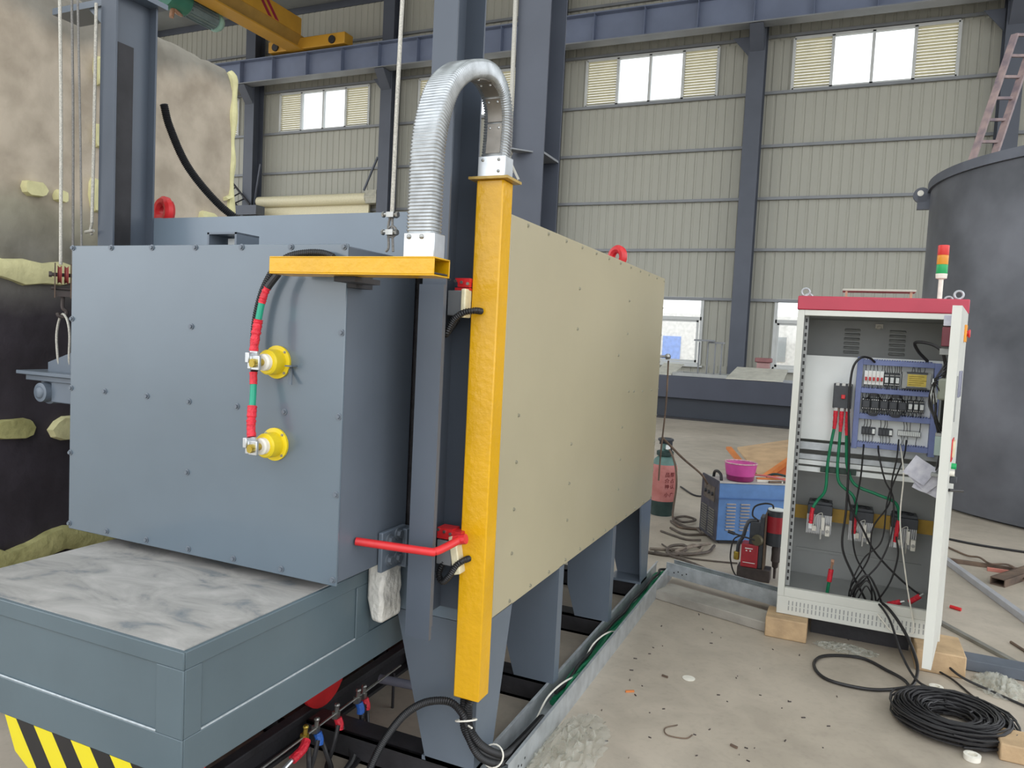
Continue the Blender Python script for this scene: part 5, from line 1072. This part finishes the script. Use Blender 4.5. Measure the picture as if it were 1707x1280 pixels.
# plates behind the welder
pt = thing('plate_pile', (-0.7, 9.0, 0), 'pile of orange-primed steel plates and angles behind the welder', 'steel plates')
build(M().prism([(-1.25, 8.9, 0.02), (-0.75, 8.2, 0.02), (-0.25, 8.75, 0.02), (-0.7, 9.6, 0.02)], (0, 0, 0.03)), 'plate', TANP, pt)
build(M().prism([(-1.08, 9.2, 0.38), (-0.72, 8.2, 0.22), (-0.30, 9.2, 0.44), (-0.55, 9.8, 0.46)], (0, 0, 0.02)), 'plate', TANP, pt)
build(M().bar((-1.14, 8.9, 0.42), (-0.70, 8.0, 0.19), 0.06, 0.03).bar((-0.74, 8.0, 0.19), (-0.30, 9.0, 0.50), 0.05, 0.05), 'angle', ORNG, pt)
build(M().prism([(-0.72, 8.02, 0.16), (-0.28, 8.6, 0.20), (-0.25, 8.9, 0.46), (-0.42, 8.8, 0.42)], (0.02, 0.02, 0.0)), 'plate', mat('burnt_orange', 'b5582a', 0.6), pt)
build(M().box(-1.05, -0.3, 8.05, 8.6, 0.05, 0.10).box(-0.9, -0.3, 8.0, 8.4, 0.10, 0.15), 'plate', ORNG, pt)
build(M().box(-1.0, -0.5, 8.2, 9.2, 0.15, 0.2), 'support', BROWN, pt)
# magnetic drill
dr = thing('magnetic_drill', (-0.45, 5.3, 0), 'red and black magnetic base drill standing by the cabinet', 'drill')
build(M().box(-0.565, -0.35, 5.26, 5.38, 0, 0.085), 'magnet_base', BROWN, dr, 0.004)
hs = build(M().box(-0.545, -0.435, 5.255, 5.37, 0.087, 0.245), 'motor_housing', DRLR, dr, 0.006)
build(M().box(-0.52, -0.47, 5.253, 5.255, 0.215, 0.221).box(-0.515, -0.505, 5.253, 5.255, 0.198, 0.206).box(-0.49, -0.48, 5.253, 5.255, 0.198, 0.206).box(-0.53, -0.45, 5.253, 5.255, 0.118, 0.122), 'label_print', PLATE, hs)
build(M().box(-0.50, -0.405, 5.28, 5.38, 0.24, 0.40).box(-0.435, -0.405, 5.27, 5.39, 0.085, 0.44), 'column', DARKP, dr, 0.004)
build(M().box(-0.403, -0.392, 5.26, 5.40, 0.085, 0.47), 'slide_plate', RUST, dr)
build(M().cyl((-0.34, 5.33, 0.34), (-0.34, 5.33, 0.45), 0.062, 20), 'drill_motor', DRLR, dr)
build(M().cyl((-0.34, 5.33, 0.45), (-0.34, 5.33, 0.49), 0.060, 20), 'motor_cap', DARKP, dr); build(M().cyl((-0.34, 5.33, 0.25), (-0.34, 5.33, 0.34), 0.058, 20, 0.06), 'gearbox', DARKP, dr)
build(M().cyl((-0.34, 5.33, 0.49), (-0.34, 5.33, 0.497), 0.055, 20), 'top_plate', PLATE, dr)
build(M().lathe((-0.325, 5.33, 0.02), [(0.008, 0), (0.010, 0.07), (0.02, 0.08), (0.022, 0.11), (0.03, 0.12), (0.028, 0.17), (0.03, 0.20), (0.025, 0.235)], 14), 'spindle', BROWN, dr)
build(M().tube([(-0.46, 5.3, 0.405), (-0.505, 5.29, 0.40), (-0.525, 5.28, 0.36), (-0.54, 5.28, 0.29), (-0.565, 5.28, 0.24), (-0.57, 5.28, 0.17)], 0.013, 8), 'handle', DARKP, dr)
build(M().lathe((-0.45, 5.25, 0.28), [(0.0, 0), (0.035, 0.0), (0.04, 0.02), (0.03, 0.045), (0.02, 0.06)], 16, (0.4, 1, 0)), 'feed_hub', mat('olive_metal', '6a6450', 0.5, 0.3), dr)
build(M().tube([(-0.46, 5.24, 0.285), (-0.60, 5.22, 0.315)], 0.006, 8, smooth=False).tube([(-0.59, 5.222, 0.313), (-0.635, 5.215, 0.325)], 0.011, 8, smooth=False), 'feed_lever', BLK, dr)
build(M().lathe((-0.575, 5.28, 0.125), [(0.018, 0), (0.02, 0.01), (0.02, 0.05), (0.016, 0.055)], 12), 'cable_gland', BRASS, dr)
build(M().tube([(-0.36, 5.33, 0.495), (-0.37, 5.32, 0.525), (-0.42, 5.3, 0.53), (-0.48, 5.3, 0.50), (-0.49, 5.3, 0.44), (-0.455, 5.3, 0.41), (-0.455, 5.3, 0.39)], 0.006, 8), 'motor_lead', BLKC, dr)
tag(build(M().tube([(-0.545, 5.27, 0.30), (-0.60, 5.27, 0.26), (-0.615, 5.27, 0.15), (-0.60, 5.27, 0.07), (-0.575, 5.27, 0.02), (-0.54, 5.25, 0.01)], 0.005, 8), 'drill_cord', BLKC), 'thin black cord drooping beside the magnetic drill', 'cord')
# gas cylinder
gx, gy = -1.445, 6.87
gc = thing('gas_cylinder', (gx, gy, 0), 'pinkish-red gas cylinder with green valve behind the furnace corner', 'gas cylinder')
build(M().lathe((gx, gy, 0), [(0.10, 0.0), (0.10, 0.05), (0.118, 0.10), (0.121, 0.14)], 28), 'foot', DGAS, gc)
build(M().lathe((gx, gy, 0), [(0.121, 0.14), (0.121, 0.44), (0.112, 0.475)], 28), 'body', PGAS, gc)
build(M().lathe((gx, gy, 0), [(0.112, 0.475), (0.09, 0.52), (0.06, 0.545), (0.03, 0.555), (0.03, 0.60)], 28), 'shoulder', GGAS, gc)
build(M().lathe((gx, gy, 0.555), [(0.075, 0), (0.078, 0.01), (0.078, 0.035), (0.07, 0.04)], 20), 'collar', DGAS, gc)
build(M().cyl((gx, gy, 0.60), (gx, gy, 0.66), 0.03, 12).cyl((gx, gy-0.03, 0.625), (gx+0.05, gy-0.07, 0.625), 0.014, 10), 'valve', GGAS, gc)
build(M().torus((gx, gy, 0.70), (0, 0, 1), 0.06, 0.014, 20, 8).box(gx-0.055, gx+0.055, gy-0.01, gy+0.01, 0.655, 0.70).box(gx+0.045, gx+0.07, gy-0.05, gy-0.03, 0.60, 0.70), 'valve_guard', DARKP, gc)
build(M().box(gx+0.02, gx+0.06, gy-0.08, gy-0.07, 0.62, 0.66), 'tag_plate', PLATE, gc)
def text(s_, p, size, rz_, mt_, parent, nm='lettering'):
    cu = bpy.data.curves.new(nm, 'FONT'); cu.body = s_; cu.size = size; cu.align_x = 'CENTER'; cu.extrude = 0.0008; cu.materials.append(mt_)
    tmp = bpy.data.objects.new('tmp', cu); COL.objects.link(tmp); bpy.context.view_layer.update()
    me = bpy.data.meshes.new_from_object(tmp.evaluated_get(bpy.context.evaluated_depsgraph_get())); bpy.data.objects.remove(tmp)
    o = bpy.data.objects.new(nm, me); COL.objects.link(o); o.parent = parent; o.location = V(p)-off(parent); o.rotation_euler = (pi/2, 0, rz_); return o
for a, chars in ((radians(-62), '品介神小'), (radians(-38), '厚占认广')):
    for k, ch in enumerate(chars):
        text(ch, (gx+0.1225*cos(a), gy+0.1225*sin(a), 0.375-0.055*k-(0.02 if k == 3 else 0)), 0.046, a+pi/2, TXT, gc)
tag(build(M().tube([(gx+0.05, gy-0.07, 0.625), (gx+0.10, gy-0.12, 0.56), (gx+0.135, gy-0.13, 0.45), (gx+0.15, gy-0.14, 0.3), (gx+0.14, gy-0.16, 0.12), (gx+0.16, gy-0.25, 0.03), (gx+0.26, gy-0.45, 0.012), (gx+0.44, gy-0.42, 0.012)], 0.009, 8), 'gas_hose', RUST), 'brown gas hose running from the cylinder valve to the floor', 'hose')
# floor hoses round the welder
for k, (pts, r, lb_) in enumerate((
    ([(-1.3, 6.6, 0.012), (-1.2, 6.45, 0.012), (-1.05, 6.45, 0.012), (-0.98, 6.3, 0.012)], 0.010, 'dark hose running from cylinder foot to welder front'),
    ([(-1.25, 6.35, 0.012), (-1.1, 6.2, 0.012), (-0.95, 6.3, 0.012), (-0.9, 6.2, 0.03)], 0.010, 'dark hose just in front of the welder front panel'),
    ([(-1.25, 5.6, 0.011), (-1.05, 5.72, 0.011), (-0.98, 5.9, 0.011), (-0.9, 5.85, 0.011), (-0.93, 5.65, 0.011), (-1.05, 5.6, 0.022), (-0.95, 5.8, 0.03), (-0.86, 6.0, 0.02)], 0.011, 'tangled grey-brown hose in front of the welder'),
    ([(-1.2, 5.55, 0.010), (-0.95, 5.45, 0.010), (-0.75, 5.3, 0.010), (-0.6, 5.2, 0.010)], 0.009, 'brown hose lying between furnace and magnetic drill'),
    ([(-1.2, 5.8, 0.008), (-1.0, 5.55, 0.008), (-0.8, 5.55, 0.008), (-0.6, 5.6, 0.008)], 0.006, 'thin brown lead on the floor before the welder'),
    ([(-1.3, 6.75, 0.012), (-1.18, 6.55, 0.03), (-1.1, 6.7, 0.03), (-1.22, 6.82, 0.02), (-1.28, 6.6, 0.03), (-1.12, 6.45, 0.012), (-1.0, 6.5, 0.012)], 0.011, 'coiled dark hose at the foot of the gas cylinder'),
    ([(-1.28, 5.5, 0.012), (-1.1, 5.5, 0.012), (-1.0, 5.62, 0.02), (-1.02, 5.78, 0.03), (-1.12, 5.72, 0.02), (-1.08, 5.55, 0.012), (-0.85, 5.7, 0.02), (-0.82, 5.95, 0.02)], 0.012, 'second tangled hose looping in front of the welder'),
    ([(-1.3, 6.2, 0.010), (-1.15, 6.1, 0.010), (-1.05, 6.05, 0.010), (-0.95, 6.1, 0.010)], 0.009, 'greenish hose on the floor left of the welder'))):
    tag(build(M().tube(pts, r, 7, 7), 'floor_hose', mat('dusty_hose', '5a5048', 0.6, 0, 0.2, 20) if k != 2 else mat('pale_dusty_hose', '82766a', 0.7, 0, 0.2, 20)), lb_, 'hose')
tag(build(M().tube([(-1.02, 4.74, 0.98), (-0.99, 5.3, 0.78), (-0.95, 5.9, 0.58), (-0.93, 6.12, 0.47)], 0.008, 8), 'welding_cable', RUST), 'brown welding cable strung from furnace corner to the welder', 'cable')
tag(build(M().tube([(-1.55, 8.3, 0.01), (-1.3, 7.9, 0.01), (-1.15, 8.2, 0.01), (-1.3, 8.6, 0.01), (-1.0, 9.1, 0.01), (-0.95, 8.6, 0.01), (-1.2, 8.3, 0.01)], 0.010, 6), 'floor_cable', BLKC), 'loose dark cable with plug on the floor behind the gas cylinder', 'cable')

# ------------------------------------------------------------------ big tank, ladder, machine bed
tk_ = thing('steel_tank', (2.9, 10.0, 0), 'big round dark steel tank at the right edge', 'tank')
build(M().lathe((2.9, 10.0, 0.03), [(2.1, 0), (2.1, 3.56), (2.08, 3.56), (2.08, 0.02)], 96, cap=False), 'shell', TANK, tk_)
build(M().lathe((2.9, 10.0, 0.0), [(2.0, 0), (2.0, 0.032)], 64), 'bottom', BLKM, tk_)
build(M().lathe((2.9, 10.0, 3.52), [(2.075, 0), (2.13, 0), (2.13, 0.10), (2.075, 0.10), (2.075, 0)], 96, cap=False), 'rim', TANKR, tk_)
aL = atan2(10.17-10.0, 0.81-2.9)
lx, ly = 2.9+2.13*cos(aL), 10.0+2.13*sin(aL)
lg = M().cyl((lx-0.06, ly-0.03, 3.50), (lx-0.06, ly+0.03, 3.50), 0.09, 18).box(lx-0.10, lx+0.04, ly-0.03, ly+0.03, 3.33, 3.50); build(lg, 'lifting_lug', TANKR, tk_)
build(M().cyl((lx-0.075, ly-0.034, 3.52), (lx-0.075, ly+0.034, 3.52), 0.035, 12), 'lug_hole', WHITE, tk_)
lt = thing('steel_ladder', (1.3, 9.9, 0), 'rusty steel ladder leaning above the tank at upper right', 'ladder')
a0, a1 = V((1.144, 9.6, 3.79)), V((1.524, 10.2, 5.282)); b0, b1 = V((1.36, 9.75, 3.82)), V((1.66, 10.3, 4.99))
ad = (a1-a0).normalized(); bd = ad
for p_, q_ in ((a0-ad*0.45, a1), (b0-ad*0.45, b0+ad*1.6)): build(M().bar(p_, q_, 0.07, 0.035), 'rail', LADR, lt)
for k in range(-2, 6): build(M().bar(a0+ad*(0.2+0.29*k), b0+ad*(0.2+0.29*k), 0.03, 0.03), 'rung', LADR, lt)
mb = thing('machine_bed', (-2.5, 16.8, 0), 'long dark blue-grey machine bed in front of the low windows', 'machine')
build(M().box(-9.5, 2.6, 16.0, 17.6, 0.46, 0.93), 'upper_body', BED, mb, 0.01)
build(M().box(-9.4, 2.5, 16.15, 17.5, 0.04, 0.46), 'lower_body', BEDD, mb)
build(M().box(-9.5, 2.6, 16.05, 17.5, 0.0, 0.04), 'foot', BLKM, mb)
fq = M().box(-3.36, -2.2, 16.2, 16.25, 0.93, 1.0).box(-3.36, -2.2, 17.1, 17.15, 0.93, 1.0).box(-3.36, -3.3, 16.25, 17.1, 0.93, 1.0).box(-2.26, -2.2, 16.25, 17.1, 0.93, 1.0)
tag(build(fq, 'workpiece', mat('pale_frame', 'a9aaa6', 0.5)), 'pale rectangular steel frame lying on the machine bed', 'frame')
tag(build(M().prism([(-2.2, 16.0, 0.935), (-1.08, 16.0, 0.945), (-1.05, 16.9, 1.16), (-2.1, 16.9, 1.16)], (0, 0, 0.02)), 'sheet_tray', mat('pale_sheet', 'c4c2b6', 0.6)), 'pale tilted metal sheet on the machine bed, right of the frame', 'sheet')
tag(build(M().prism([(-3.75, 16.2, 0.93), (-3.38, 16.2, 0.93), (-3.25, 16.9, 1.15), (-3.7, 16.9, 1.15)], (0, 0, 0.02)), 'sheet_tray', mat('pale_sheet', 'c4c2b6', 0.6)), 'small pale sheet on the machine bed by the furnace edge', 'sheet')
st = thing('trestle_stand', (-2.7, 16.9, 0.93), 'thin-legged metal trestle standing on the machine bed', 'stand')
build(M().box(-3.05, -2.62, 16.8, 17.0, 1.70, 1.74).box(-2.75, -2.42, 16.9, 17.1, 1.66, 1.70), 'top', GIRT, st)
for x in (-2.95, -2.76, -2.6, -2.46): build(M().cyl((x, 16.95, 0.93), (x, 16.95, 1.68), 0.016, 8), 'leg', GIRT, st)
bt = thing('red_box', (-1.58, 17.2, 0.93), 'small dull pink container on a ledge beside the right low window', 'container')
build(M().box(-1.72, -1.45, 17.1, 17.3, 0.93, 1.30), 'bin', mat('dull_pink', 'b08a86', 0.6), bt, 0.02); build(M().box(-1.76, -1.41, 17.06, 17.34, 1.30, 1.40), 'lid', mat('dull_red', '8e5f5f', 0.6), bt, 0.02)
